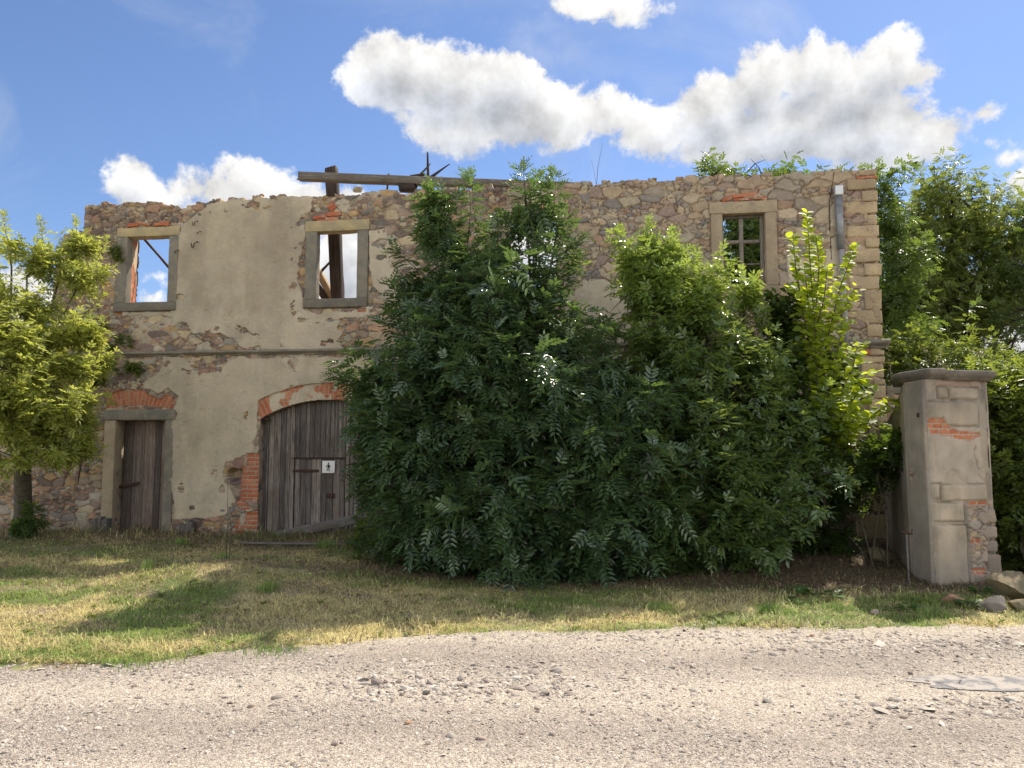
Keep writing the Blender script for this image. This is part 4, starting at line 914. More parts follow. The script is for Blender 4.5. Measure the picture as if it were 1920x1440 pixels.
# ------------------------------------------------------------------ boards & stumps in front
beam('leaning_board', LW(508, 1007, -.30), LW(668, 973, -.22), .035, .15, M['board_grey'], 'broad grey board lying slanted against the foot of the gate', 'board', seed=21)
q0 = G(452, 1024, .12); q1 = G(650, 1026, .12); q0.z = q1.z = .17; beam('ground_plank', q0, q1, .12, .03, M['board_grey'], 'thin weathered plank lying on the grass before the gate', 'plank', seed=22)
def stump(px, py, wpx, hpx, label, seed):
    b_ = LW(px, py, -.22); mb = MB(); rr = random.Random(seed); wd = wpx/104.
    for k_ in range(5):
        h_ = hpx/104.*(.85+rr.uniform(-.1, .15)); rbox(mb, (-wd/2+wd*(k_+.5)/5, rr.uniform(-.01, .01), h_/2), (wd/5+.004, .13+k_*.003, h_), .008, .008, seed+k_, seg=.1)
    o = mb.build('wooden_post_stub', M['stub_wood'], loc=(b_.x, b_.y, b_.z-.08)); o.rotation_euler = (0, 0, -TH); return tag(o, label, 'post')
M['stub_wood'] = mat_wood('stub_wood', (.10, .09, .08), (.24, .215, .185), (.16, .14, .12))
stump(191, 993, 30, 36, 'weathered grey post stub at the left foot of the door frame', 3); stump(349, 1003, 30, 36, 'dark weathered post stub right of the door frame', 8)

# ------------------------------------------------------------------ pillar and garden wall
Ap = G(1754, 1106); Cp = G(1714, 1093); Bp = G(1868, 1100); Ep = L2W(uR-.02, -.02, 0)
pil = empty('garden_wall', (Ap.x, Ap.y, 0), 0, 'plastered garden wall ending in a broad gate pillar with dark stone cap and brick patch', 'wall')
org = Vector((Ap.x, Ap.y, 0)); zP = W(1790, 711, Ap.y).z
def face_panel(P0, P1, ztopf, fn, name, step=.012, lean=0.0, z0=-.12):
    L = (P1-P0).length; d_ = (P1-P0)/L; nn = Vector((d_.y, -d_.x, 0)); us_ = np.linspace(0, L, int(L/step)+1); zs_ = np.linspace(0, 1, int((zP+.12)/step)+1)
    ug, tg = np.meshgrid(us_, zs_, indexing='ij'); zt_ = ztopf(ug); zg2 = z0+tg*(zt_-z0); hh, cc = fn(ug, zg2, L)
    ef = np.minimum(ug, L-ug); hh = hh*sst(0, .03, ef)-.014*sst(.5, .65, fbm(zg2*6, ug*3, 401, 3))*(1-sst(.0, .05, ef))
    x = P0.x+d_.x*ug+nn.x*hh-org.x; y = P0.y+d_.y*ug+nn.y*hh-org.y; ii = np.arange(ug.size).reshape(ug.shape)
    qq = np.stack([ii[:-1, :-1], ii[1:, :-1], ii[1:, 1:], ii[:-1, 1:]], -1).reshape(-1, 4)
    return mk(name, np.stack([x, y, zg2], -1).reshape(-1, 3), [qq], M['plaster'], pil, col=cc.reshape(-1, 3), smooth=True)
GREYP = np.array([.35, .298, .238])
def gp(u, z, s):
    n0 = fbm(u*1.6, z*1.2, s, 5); n1_ = fbm(u*7, z*7, s+1, 4); vs = fbm(u*9, z*.8, s+2, 4)
    c = GREYP*(.50+.50*n0+.36*n1_+.22*vs)[..., None]; dk = sst(.5, .66, fbm(u*2.6, z*1.1, s+3, 6))[..., None]*.55; c = c*(1-dk)+c*np.array([.55, .56, .53])*dk; wsh = (sst(zP-.75, zP-.05, z+.5*(fbm(u*6, z*.6, s+12, 4)-.5))*.30+sst(.55, .0, z+.4*(fbm(u*4, z*3, s+13, 4)-.5))*.25)[..., None]; c = c*(1-wsh*np.array([.9, .85, .8])); pt = sst(.55, .6, fbm(u*5, z*4, s+9, 5))[..., None]*.25; return c*(1-pt)+np.array([.42, .34, .24])*pt
def front_fn(u, z, L):
    sx_ = L/112.; sz2 = zP/396.
    X_ = 1756+u/L*112; Yp = 711+(zP-z)/zP*393   # approximate photo coords across this face
    c = gp(u, z, 201); h = .03+.022*(fbm(u*5, z*4, 203, 5)-.5)-.02*sst(.56, .62, fbm(u*3.5+2, z*3.1, 211, 4))
    w_ = 14*(fbm(u*9, z*9, 205, 4)-.5)
    # exposed ashlar blocks
    blk = [(1774,1795,724,748),(1796,1851,724,749),(1757,1771,907,937),(1773,1860,910,942),(1755,1813,943,980),(1757,1816,985,1104),(1754,1850,752,800)]
    jl = np.zeros(u.shape)
    for (a_, b_, c_, d_) in blk:
        dd = sdpoly(X_+w_*.25, Yp+w_*.25, [(a_, c_), (b_, c_), (b_, d_), (a_, d_)])
        rnd = sst(0, 4.5, dd); h = np.where(dd > -1.5, .012+.028*rnd, h); jl = np.maximum(jl, np.exp(-(dd/1.1)**2)); tnt = h2(np.array(a_), np.array(c_))
        c = np.where((dd > 0)[..., None], c*(np.array([1.04, 1.02, .97])*(.88+.2*tnt)), c)
    c = c*(1-.5*jl[..., None]*sst(.3, .6, fbm(u*6, z*6, 209, 3))[..., None]); h = h-.012*jl
    def br(poly, seed, rs=.9):
        nonlocal c, h
        d_ = sdpoly(X_+w_*.4, Yp+w_*.4, poly); hb, cb, sb = bricks(u, z, .15, .065, seed); c = np.where((d_ > 0)[..., None], cb, c); h = np.where(d_ > 0, hb-.004, h)
    br([(1752,787),(1782,784),(1790,798),(1806,808),(1848,811),(1851,817),(1830,828),(1812,826),(1800,820),(1760,816)], 3)
    # crumbled strip at lower right
    rr_ = sdpoly(X_+w_*.5, Yp+w_*.3, [(1815, 942), (1880, 942), (1880, 1080), (1824, 1085), (1820, 1030)])
    hs_, cs_, s2 = rubble(u, z*1.0+.03, 221, .85); cs_ = .5*cs_+.5*GREYP; c = np.where((rr_ > 0)[..., None], cs_, c); h = np.where(rr_ > 0, hs_-.01, h)
    br([(1818,942),(1856,942),(1854,950),(1820,948)], 5); br([(1822,1010),(1840,1010),(1840,1022),(1822,1022)], 6); br([(1824,1068),(1845,1068),(1845,1078),(1824,1078)], 7)
    # top course of small stones
    tc_ = sdpoly(X_, Yp, [(1774, 712), (1852, 712), (1852, 723), (1774, 723)]); hb, cb, sb = bricks(u, z, .13, .09, 9); cb = np.array([.3, .22, .17])*(.7+.5*cb[..., :1]); c = np.where((tc_ > 0)[..., None], cb, c)
    rag = sst(-8, 6, X_-1858+14*(fbm(z*3, z*0, 207, 3)-.5)); h = h-.05*rag
    crk = np.exp(-((X_-(1845+8*np.sin(Yp*.05)+w_))/1.0)**2)*((Yp > 835) & (Yp < 905)); h = h-.015*crk; c = c*(1-.4*crk[..., None]); return h, c
def side_fn(seed, dark=1.0):
    def fn(u, z, L):
        c = gp(u, z, seed)*dark; h = .025+.012*(fbm(u*2, z*2, seed+5, 4)-.5)+.003*(fbm(u*25, z*25, seed+6, 3)-.5)
        cr = sst(.68, .73, fbm(u*3, z*4, seed+9, 5)); hr, cr_, s2 = rubble(u, z, seed+30, .9); h = h*(1-cr)+hr*.6*cr; c = c*(1-cr[..., None])+cr_*.9*cr[..., None]; return h, c
    return fn
zt0 = zP
def flat_top(u): return np.full(u.shape, zt0)
Lw = (Cp-Ep).length; zE = W(1636, 800, 12.0).z
def swoop(u): # u from E (far) to C (near)
    t_ = u/Lw; return zE+(zt0-.02-zE)*(.25*t_+.75*t_**2.4)+.03*(fbm(u*4, u*0, 31, 3)-.5)
face_panel(Ap, Bp, flat_top, front_fn, 'pillar_front'); face_panel(Cp, Ap, flat_top, side_fn(301, .93), 'pillar_side')
face_panel(Ep, Cp, swoop, side_fn(331, .96), 'wall_face', .02)
# right side, back and wall thickness
back_n = Vector((.44, 1.35, 0)).normalized(); thk = .48; rgt = Vector((back_n.y, -back_n.x, 0))
Dp = Bp+back_n*.62; Kp = Cp+rgt*thk+back_n*.75; Ef = Ep+rgt*thk
face_panel(Bp, Dp, flat_top, side_fn(361), 'pillar_side'); face_panel(Dp, Kp, flat_top, side_fn(371), 'pillar_back')
LwB = (Ef-Kp).length
face_panel(Kp, Ef, lambda u: swoop((LwB-np.clip(u, 0, LwB))*Lw/LwB*.999)-.0, side_fn(381), 'wall_back', .03)
# wall top strip
n_ = 60; tt = np.linspace(0, 1, n_); mb = MB(); V = []
for t_ in tt:
    a_ = Ep.lerp(Cp, t_)-org; b_ = Ef.lerp(Kp, t_)-org; z_ = float(swoop(np.array(t_*Lw))); V += [(a_.x-.03*rgt.x, a_.y-.03*rgt.y, z_+.004), ((a_.x+b_.x)/2, (a_.y+b_.y)/2, z_+.04), (b_.x+.02, b_.y, z_+.004)]
mb.add(V, [[i*3+k_, i*3+k_+1, i*3+k_+4, i*3+k_+3][::-1] for i in range(n_-1) for k_ in range(2)]); mb.build('wall_top', M['block'], pil, smooth=True)
mb = MB(); pts = [Cp, Ap, Bp, Dp, Kp]; mb.add([((p-org).x, (p-org).y, zP-.003) for p in pts], [[0, 1, 2, 3, 4]]); mb.build('pillar_bed', M['block'], pil)
# cap slabs
def slab(pts, z0, name='cap_stone', ov=.0, seed=0):
    prof = [(-.02, 0), (.02, .008), (.035, .035), (.045, .04), (.075, .06), (.085, .09), (.08, .115), (.05, .125)]; n_ = len(pts); mb = MB(); V = []; c = sum(pts, Vector((0, 0, 0)))/n_
    # subdivide outline
    P_ = []
    for i_ in range(n_):
        a_, b_ = pts[i_], pts[(i_+1) % n_]
        for k_ in range(8): P_.append(a_.lerp(b_, k_/8))
    m__ = len(P_)
    for j_, (o_, z_) in enumerate(prof):
        for i_, p in enumerate(P_):
            nn = 1+.015*(float(fbm(np.array(i_*.9), np.array(j_*.3+seed), 5, 3))-.5)*2; d_ = (p-c); d_ = d_*(1+o_/max(.2, d_.length))*nn; q = c+d_; V.append((q.x-org.x, q.y-org.y, z0+z_+.008*(nn-1)*40*.01))
    k_ = len(prof); Fq = [[j_*m__+i_, j_*m__+(i_+1) % m__, (j_+1)*m__+(i_+1) % m__, (j_+1)*m__+i_] for j_ in range(k_-1) for i_ in range(m__)]
    mb.add(V, Fq+[[(k_-1)*m__+i_ for i_ in range(m__)], [i_ for i_ in range(m__)][::-1]]); return mb.build(name, M['cap'], pil)
fdir = (Bp-Ap).normalized(); nf = Vector((fdir.y, -fdir.x, 0))
mid = Ap.lerp(Bp, .22); midb = Kp.lerp(Dp, .22)
slab([Cp-rgt*.04+back_n*.25-nf*0, Cp-rgt*.05+nf*.03, Ap+nf*.05, mid+nf*.05, midb+back_n*.03, Kp-rgt*.5+back_n*.0], zP, seed=1)
slab([mid+nf*.05+fdir*.012, Bp+nf*.05+fdir*.03, Dp+back_n*.03+fdir*.03, midb+back_n*.03+fdir*.012], zP-.012, seed=4)
# rounded blocks on the pillar's ragged right corner
mb = MB()
for i_, (x0, x1, y0, y1) in enumerate(((1819,1863,952,980),(1820,1865,985,1010),(1842,1866,1012,1036),(1845,1872,1037,1078),(1832,1871,1080,1106),(1824,1841,1024,1040),(1826,1843,1044,1066))):
    dpt = Bp.y-.0; a_ = W(x0, y1, dpt-.02); b_ = W(x1, y0, dpt-.02); rbox(mb, ((a_.x+b_.x)/2-org.x, dpt+.07-org.y, (a_.z+b_.z)/2), (b_.x-a_.x, .30, b_.z-a_.z-.008), .012, .035, 80+i_, seg=.07)
mb.build('corner_blocks', M['block'], pil)
# iron bracket on the pillar, and rod leaning before it
pb = W(1731, 778, (Cp.y+Ap.y)/2-.09); mb = MB(); rbox(mb, (pb.x-org.x, pb.y-org.y, pb.z), (.13, .06, .055), .003, .006, rot=.02); mb.build('iron_bracket', M['rust'], pil)
rb0 = G(1705, 1106); rb1 = W(1705, 1000, rb0.y+.02)
rod = empty('iron_rod', rb0, 0, 'slim pale rod with rusty crossbar standing before the pillar', 'rod')
mb = MB(); tube(mb, [(0, 0, -.05), (0, .01, rb1.z-.0)], .011, 8); mb.build('pole', M['board_grey'], rod)
mb = MB(); z_ = rb1.z; tube(mb, [(-.075, .0, z_+.02), (.065, .0, z_-.005)], .014, 6); tube(mb, [(.063, 0, z_-.01), (.063, 0, z_+.05)], .007, 5); tube(mb, [(.0, 0, z_), (.0, 0, z_+.05)], .014, 6); mb.build('crossbar', M['rust'], rod)

# ------------------------------------------------------------------ rocks
def grock(px, py, s, mat, label, seed, zg=.05, flat=.3, rz=0., group=None, name='boulder', cat='rock', sub_=4):
    c = G(px, py, zg); return rock(name, (c.x, c.y, zg+s[2]*flat), s, mat, label, cat, seed, group=group, rz=rz, sub_=sub_)
grock(1655, 1060, (.46, .42, .40), M['rock'], 'large mossy boulder leaning at the foot of the garden wall', 3)
grock(1622, 1056, (.26, .26, .24), M['rock'], 'smaller boulder left of the large one by the garden wall', 5)
grock(1898, 1125, (.50, .42, .42), M['rock'], 'big mossy boulder at the right edge beside the pillar', 9, .02)
grock(1862, 1142, (.36, .3, .22), M['cap'], 'low dark boulder before the big one at the right edge', 11, .02)
grock(1912, 1146, (.26, .24, .16), M['rock'], 'low flat boulder under the big one at the right edge', 12, .0)
grock(1788, 1130, (.26, .2, .15), M['rock_red'], 'reddish stone lying in the weeds before the pillar', 13, .02)
grock(1873, 1140, (.09, .08, .06), M['pebble'], 'small white stone among the weeds beside the pillar', 14, .02, name='stone', cat='stone')
grock(1642, 1150, (.10, .08, .06), M['pebble'], 'pale stone in the grass strip left of the pillar', 15, .02, name='stone', cat='stone')
grock(96, 995, (.2, .18, .16), M['cap'], 'dark stone beside the elder trunk at the wall foot', 16, .16, name='stone', cat='stone')
for i_, (px, py, s, lb) in enumerate(((904, 1388, .06, 'upright split pebble near the bottom middle of the road'), (799, 1300, .075, 'largest flat pebble of the coarse heap in the road'), (1008, 1329, .05, 'flat grey pebble right of the coarse heap'),
    (765, 1358, .05, 'rounded pebble below the coarse heap'), (470, 1325, .05, 'brown pebble in the left middle of the road'), (1780, 1320, .055, 'purplish pebble below the asphalt patch'), (1693, 1346, .045, 'dark pebble left of the purplish one'), (1707, 1265, .04, 'reddish pebble left of the asphalt patch'), (627, 1396, .055, 'brown pebble near the bottom left of the road'), (1523, 1193, .045, 'white pebble at the grass edge'), (252, 1287, .05, 'dark twig like sliver of stone at the left road side'), (980, 1378, .045, 'thin brown pebble right of the upright one'))):
    c = G(px, py, .01); rock('pebble', (c.x, c.y, .018), (s*1.4, s, s*.62), M['pebble'] if i_ % 2 == 0 else M['cap'] if i_ in (1, 7) else M['rock_red'] if i_ in (3, 9) else M['pebble'], lb, 'pebble', 30+i_, 'larger pebbles lying on the road', sub_=2, rz=i_*1.1)

# ------------------------------------------------------------------ foliage
def norm(v): return v/np.maximum(np.linalg.norm(v, axis=-1, keepdims=True), 1e-9)
def leaflet(L, w_, base, ang, fold=.25, droop=.15, z0=0.0, full=True):
    """6-vert leaflet: two quads folded along the midrib, lying in xy, starting at base along ang"""
    c, s = math.cos(ang), math.sin(ang); pts = [(0, 0, 0), (.34*L, w_/2, fold*w_/2), (.70*L, w_*.36, fold*w_*.3-droop*L*.4), (L, 0, -droop*L), (.70*L, -w_*.36, fold*w_*.3-droop*L*.4), (.34*L, -w_/2, fold*w_/2)]
    return [(base[0]+x*c-y*s, base[1]+x*s+y*c, base[2]+z) for x, y, z in pts], [(0, 3, 2, 1), (0, 5, 4, 3)]
def compound(n_pairs, L, ll, lw, seed=0, droop=.35, spread=1.0):
    V, Fq = [], []; rr = random.Random(seed)
    def rz2(x): return -droop*x*x/L
    for k_ in range(n_pairs+1):
        x = L*(.28+.72*k_/n_pairs); b_ = (x, 0, rz2(x))
        angs = [0] if k_ == n_pairs else [spread*rr.uniform(.85, 1.15), -spread*rr.uniform(.85, 1.15)]
        for a_ in angs:
            sc = (.75+.35*math.sin(math.pi*(.25+.6*k_/n_pairs)))*rr.uniform(.9, 1.1); v_, f_ = leaflet(ll*sc, lw*sc, b_, a_, .3, .12+.1*rr.random()); n0 = len(V); V += v_; Fq += [tuple(i+n0 for i in q) for q in f_]
    # rachis
    n0 = len(V); 
    for x in (0, .5*L, L): V += [(x, .0018, rz2(x)), (x, -.0018, rz2(x))]
    Fq += [(n0, n0+1, n0+3, n0+2), (n0+2, n0+3, n0+5, n0+4)]; return np.array(V), np.array(Fq)
def roundleaf(L, w_):
    pts = [(0, 0, 0), (.12*L, .34*w_, .02), (.4*L, .5*w_, .05), (.72*L, .4*w_, .02), (L, 0, -.1), (.72*L, -.4*w_, .02), (.4*L, -.5*w_, .05), (.12*L, -.34*w_, .02)]
    V = np.array([(x, y, z*L*.8) for x, y, z in pts]); return V, np.array([(0, 4, 3, 1), (1, 3, 2, 2), (0, 7, 5, 4), (7, 6, 5, 5)])[:, :]
def rl(L, w_):
    V = np.array([(0, 0, 0), (.15*L, .36*w_, .03*L), (.45*L, .5*w_, .06*L), (.8*L, .33*w_, .01*L), (L, 0, -.08*L), (.8*L, -.33*w_, .01*L), (.45*L, -.5*w_, .06*L), (.15*L, -.36*w_, .03*L), (.45*L, 0, 0)])
    return V, np.array([(0, 8, 2, 1), (8, 4, 3, 2), (0, 7, 6, 8), (8, 6, 5, 4)])
LEAF = {
 'ash': [compound(4, .29, .108, .043, s, .5, .95) for s in range(4)]+[compound(3, .19, .08, .034, 9, .3, .9)],
 'elder': [compound(2, .13, .095, .042, s, .35, .95) for s in range(3)]+[compound(3, .17, .09, .038, 7, .35, .95)],
 'walnut': [compound(3, .26, .12, .055, s, .35, .9) for s in range(3)],
 'small': [compound(2, .10, .065, .034, s, .3, .9) for s in range(2)],
 'elm': [rl(.105, .08), rl(.085, .068)],
 'broad': [rl(.26, .22)],
 'vine': [compound(4, .28, .075, .045, 3, .3, 1.2)],
}
def place(kind, P, Dr, Up, S, tint):
    """place leaves; returns V, F, tint arrays"""
    Dr = norm(Dr); Sd = norm(np.cross(Up, Dr)); Nn = np.cross(Dr, Sd); T_ = LEAF[kind]; VV, FF, TT = [], [], []; off = 0; which = rng.integers(0, len(T_), len(P))
    for w_i, (tv, tf) in enumerate(T_):
        m__ = which == w_i
        if not m__.any(): continue
        p, d_, s_, n__, sc = P[m__], Dr[m__], Sd[m__], Nn[m__], S[m__]
        V = p[:, None]+(tv[None, :, 0, None]*d_[:, None]+tv[None, :, 1, None]*s_[:, None]+tv[None, :, 2, None]*n__[:, None])*sc[:, None, None]
        k_ = len(tv); Fq = (np.arange(len(p))[:, None, None]*k_+tf[None]).reshape(-1, tf.shape[1])+off; VV.append(V.reshape(-1, 3)); FF.append(Fq); TT.append(np.repeat(tint[m__], k_)); off += len(p)*k_
    return np.concatenate(VV), np.concatenate(FF), np.concatenate(TT)
def n3(P, sc, seed=0): return (fbm(P[:, 0]*sc+P[:, 2]*sc*.7, P[:, 1]*sc-P[:, 2]*sc*.4+3, seed, 3)+fbm(P[:, 2]*sc+P[:, 1]*.5*sc, P[:, 0]*sc*1.1-2, seed+5, 3))/2
def crown_pts(blobs_, dens, inner=.25, cut=.42, csc=1.8, seed=0, per_c=7, cr=.15, ragged=.16):
    """shoot tips in sprays (clusters) near the surface of a union of ellipsoids. blobs: centre, rx, ry, rz"""
    C_ = np.array([b[0][:] for b in blobs_]); R_ = np.array([b[1:4] for b in blobs_]); P = []; Nn = []; I = []
    for c, r in zip(C_, R_):
        area = 4*math.pi*((r[0]*r[1])**1.6+(r[0]*r[2])**1.6+(r[1]*r[2])**1.6)**(1/1.6)/3**(1/1.6); n_ = max(4, int(area*dens/per_c))
        d_ = norm(rng.normal(0, 1, (n_, 3))); inn = rng.uniform(0, 1, n_) < inner; rho = np.where(inn, rng.uniform(.35, .8, n_), 1+rng.normal(-.02, ragged, n_)*(.5+.5*(d_[:, 2] > -.2)))
        p = c+d_*r*rho[:, None]; sc_ = min(1.0, float(np.min(r))/.45)
        nn = norm(d_/r); sp_dir = norm(nn+np.array([0, 0, .45])+rng.normal(0, .4, (n_, 3)))
        k_ = rng.normal(0, 1, (n_, per_c, 3))*cr*sc_+sp_dir[:, None]*rng.normal(0, 1.15*cr*sc_, (n_, per_c, 1)); p = (p[:, None]+k_).reshape(-1, 3)
        P.append(p); Nn.append(norm(np.repeat(nn, per_c, 0)*.5+norm(k_.reshape(-1, 3))*.45+np.repeat(sp_dir, per_c, 0)*.4)); I.append(np.repeat(inn, per_c))
    P = np.concatenate(P); Nn = np.concatenate(Nn); I = np.concatenate(I); q = np.full(len(P), 9.)
    for c, r in zip(C_, R_): q = np.minimum(q, np.linalg.norm((P-c)/r, axis=1))
    k_ = (q > .74) | I; k_ &= (n3(P, csc, seed) > cut) | I; k_ &= P[:, 2] > .12; return P[k_], Nn[k_], I[k_]
def shoots(kind, P, Nn, base_tint, per=6, L=.32, up=.5, out=.8, droop=.25, size=1.0, sj=.2, tipb=.3, hang=.2, topt=.0, zlo=0, zhi=1):
    n_ = len(P); s = norm(Nn*out+np.array([0, 0, up])+rng.normal(0, .35, (n_, 3))); ln = L*rng.uniform(.6, 1.3, n_); PP, DD, UU, SS, TT = [], [], [], [], []
    az0 = rng.uniform(0, 2*np.pi, n_); a1 = norm(np.cross(s, np.array([.1, .2, 1.]))); b1 = np.cross(s, a1)
    for k_ in range(per):
        t_ = (k_//2+.5)/(per/2); az = az0+(k_ % 2)*np.pi+(k_//2)*np.pi/2*1.1; lat = a1*np.cos(az)[:, None]+b1*np.sin(az)[:, None]
        p = P-s*(ln*(1-t_))[:, None]; d_ = norm(s*(.25+.9*t_)+lat*(1.15-.5*t_)-np.array([0, 0, droop])+rng.normal(0, .18, (n_, 3)))
        u_ = norm(np.array([0, 0, 1.])+s*.35-d_*np.sum(d_*np.array([0, 0, 1.]), -1, keepdims=True)+rng.normal(0, .30, (n_, 3)))
        PP.append(p); DD.append(d_); UU.append(u_); SS.append(size*rng.uniform(1-sj*1.5, 1+sj, n_)*(1.05-.3*t_)); TT.append(base_tint+tipb*t_+rng.normal(0, .08, n_))
    return np.concatenate(PP), np.concatenate(DD), np.concatenate(UU), np.concatenate(SS), np.clip(np.concatenate(TT), 0, 1), s, ln
def bush(name, base, blobs_, kind, mat, bark, label, cat, dens=30, per=6, inner=.25, cut=.40, csc=1.6, L=.32, size=1., seed=0, tintf=None, stems=None, rstem=.035, limbs=26, up=.5, droop=.25, tipb=.3, group=None, twigs=1.0, trunk=None, crown_name='crown', split=None, leaders=(), per_c=7, cr=.15, ragged=.16, keep=None):
    base = Vector(base); root = empty(name, base, 0, label, cat, group); B = np.array(base[:])
    P, Nn, I = crown_pts(blobs_, dens, inner, cut, csc, seed, per_c, cr, ragged); tb = tintf(P) if tintf else np.full(len(P), .15)
    pp, dd, uu, ss_, tt_, s, ln = shoots(kind, P, Nn, tb, per, L, up, .8, droop, size, tipb=tipb)
    if split is not None:
        ksp = split(pp)
        V, Fq, tv = place(kind, pp[ksp], dd[ksp], uu[ksp], ss_[ksp], tt_[ksp]); mk('yellowing_crown', V-B, [Fq], split.mat, root, attrs={'tint': tv}); kk = ~ksp; pp, dd, uu, ss_, tt_ = pp[kk], dd[kk], uu[kk], ss_[kk], tt_[kk]
    if keep is not None: kk = keep(pp); pp, dd, uu, ss_, tt_ = pp[kk], dd[kk], uu[kk], ss_[kk], tt_[kk]
    V, Fq, tv = place(kind, pp, dd, uu, ss_, tt_); mk(crown_name, V-B, [Fq], mat, root, attrs={'tint': tv})
    mb = MB(); rr = random.Random(seed)
    if trunk:
        tube(mb, [(Vector(p)-base)[:] for p in trunk[0]], trunk[1], 9); starts = [Vector(p) for p in trunk[0][len(trunk[0])//2:]]
    else: starts = [base+Vector((rr.uniform(-.25, .25), rr.uniform(-.2, .2), -.05)) for _ in range(4)]
    tips = []
    for b in blobs_:
        s0 = rr.choice(starts) if not trunk else min(starts, key=lambda q: (q-b[0]).length+rr.uniform(0, .6)); c = b[0]; m1 = s0.lerp(c, .4)+Vector((rr.uniform(-.15, .15), rr.uniform(-.15, .15), .1)); m2 = s0.lerp(c, .75)+Vector((rr.uniform(-.12, .12), rr.uniform(-.12, .12), .12))
        tube(mb, [(q-base)[:] for q in (s0, m1, m2, c)], [rstem, rstem*.8, rstem*.6, rstem*.4], 6); tips.append((m1, m2, c))
    nb_ = min(len(P), int(limbs*len(blobs_))); sel = rng.choice(len(P), nb_, replace=False); Cb = np.array([b[0][:] for b in blobs_])
    for i_ in sel:
        q = Vector(P[i_]); j_ = int(np.argmin(np.linalg.norm(Cb-P[i_], axis=1))); m1, m2, c = tips[j_]; st0 = c if rr.random() < .6 else m2; st0 = st0+Vector((0, 0, -.03)); md = st0.lerp(q, .55)+Vector((rr.uniform(-.05, .05), rr.uniform(-.05, .05), .05)); e = q-Vector(s[i_])*float(ln[i_])*.0
        tube(mb, [(v_-base)[:] for v_ in (st0, md, e)], [rstem*.34, rstem*.24, .0035], 4, cap=False)
    # shoot twigs
    ns = int(len(P)*twigs); sel = rng.choice(len(P), ns, replace=False) if ns else []
    if ns:
        p1 = P[sel]-B; p0_ = p1-s[sel]*(ln[sel]*1.2)[:, None]; rd = .0035; off = np.array([[rd, 0, 0], [-rd*.5, rd*.87, 0], [-rd*.5, -rd*.87, 0]]); V = np.concatenate([p0_[:, None]+off, p1[:, None]+off*.6], 1).reshape(-1, 3)
        i6 = np.arange(ns)[:, None]*6; mb.v.append(V); f_ = np.concatenate([i6+np.array([0, 1, 4, 3]), i6+np.array([1, 2, 5, 4]), i6+np.array([2, 0, 3, 5])])+mb.n; mb.f[4] += f_.tolist(); mb.n += len(V)
    LP, LD, LU, LS = [], [], [], []
    for lead in leaders:
        pts = [W(px, py, dz_) for px, py, dz_ in lead]; tube(mb, [(p-base)[:] for p in pts], [.009]+[.006]*(len(pts)-2)+[.0025], 5, cap=False); az = rr.uniform(0, 3)
        tot = sum((b_-a_).length for a_, b_ in zip(pts[:-1], pts[1:])); run = 0
        for a_, b_ in zip(pts[:-1], pts[1:]):
            L_ = (b_-a_).length; t__ = (b_-a_).normalized(); k_ = 0
            while k_ < L_:
                p = a_+t__*k_; fr = (run+k_)/tot; az += 1.57
                for sg_ in (0, math.pi):
                    lat = Vector((math.cos(az+sg_), math.sin(az+sg_)*.8, 0)); LP.append(p[:]); LD.append((t__*(.25+.9*fr**2)+lat*(1.1-.5*fr)+Vector((0, 0, -.30*(1-fr)))+Vector((rr.gauss(0, .15), rr.gauss(0, .15), rr.gauss(0, .15))))[:]); LU.append((0+rr.gauss(0, .3), rr.gauss(0, .3), 1)); LS.append(size*rr.uniform(.75, 1.05)*(1.05-.45*fr))
                k_ += .052*(1.1-.5*fr)
            run += L_
    if LP:
        LP, LD, LU, LS = map(np.array, (LP, LD, LU, LS)); V, Fq, tv = place(kind, LP, LD, LU, LS, np.clip((tintf(LP) if tintf else .2)+rng.normal(.15, .1, len(LP)), 0, 1)); mk('leading_shoots', V-B, [Fq], mat, root, attrs={'tint': tv})
    mb.build('branches' if not trunk else 'trunk', bark, root, smooth=True); return root
def BL(px, py, dep, rx, ry=None, rz=None): return (W(px, py, dep), rx, ry or rx, rz or rx)

# --- large ash thicket in the middle
ash_b = [BL(1000,405,10.6,.34,.35,.26), BL(845,430,10.6,.36,.35,.34), BL(930,450,10.7,.45,.4,.30), BL(920,530,10.6,.80,.7,.42), BL(900,600,10.4,.92,.85,.66), BL(1040,630,10.6,.60,.7,.62), BL(815,700,10.3,.66,.75,.58),
 BL(1000,730,10.2,1.05,.95,.8), BL(815,830,10.2,.88,.85,.70), BL(960,890,9.9,1.1,.9,.78), BL(750,890,10.4,.42,.5,.42), BL(870,980,9.9,.75,.7,.5), BL(1010,1020,9.7,.92,.65,.42), BL(1150,760,10.4,.8,.8,.75), BL(1160,930,9.9,.9,.8,.75), BL(1170,1040,9.8,.7,.55,.32),
 BL(700,720,10.3,.34,.35,.16), BL(985,370,10.6,.10,.10,.14), BL(825,380,10.6,.10,.10,.12), BL(1045,430,10.6,.16,.16,.22), BL(770,540,10.5,.2,.25,.2), BL(745,820,10.3,.26,.3,.3)]
def ash_t(P): return .02+.42*sst(4.3, 5.6, P[:, 2]+.5*(n3(P, 1.2, 3)-.5))+.22*sst(1.0, 2.2, P[:, 0])+.25*sst(-1.7, -2.4, P[:, 0])*sst(2.2, 2.8, P[:, 2])
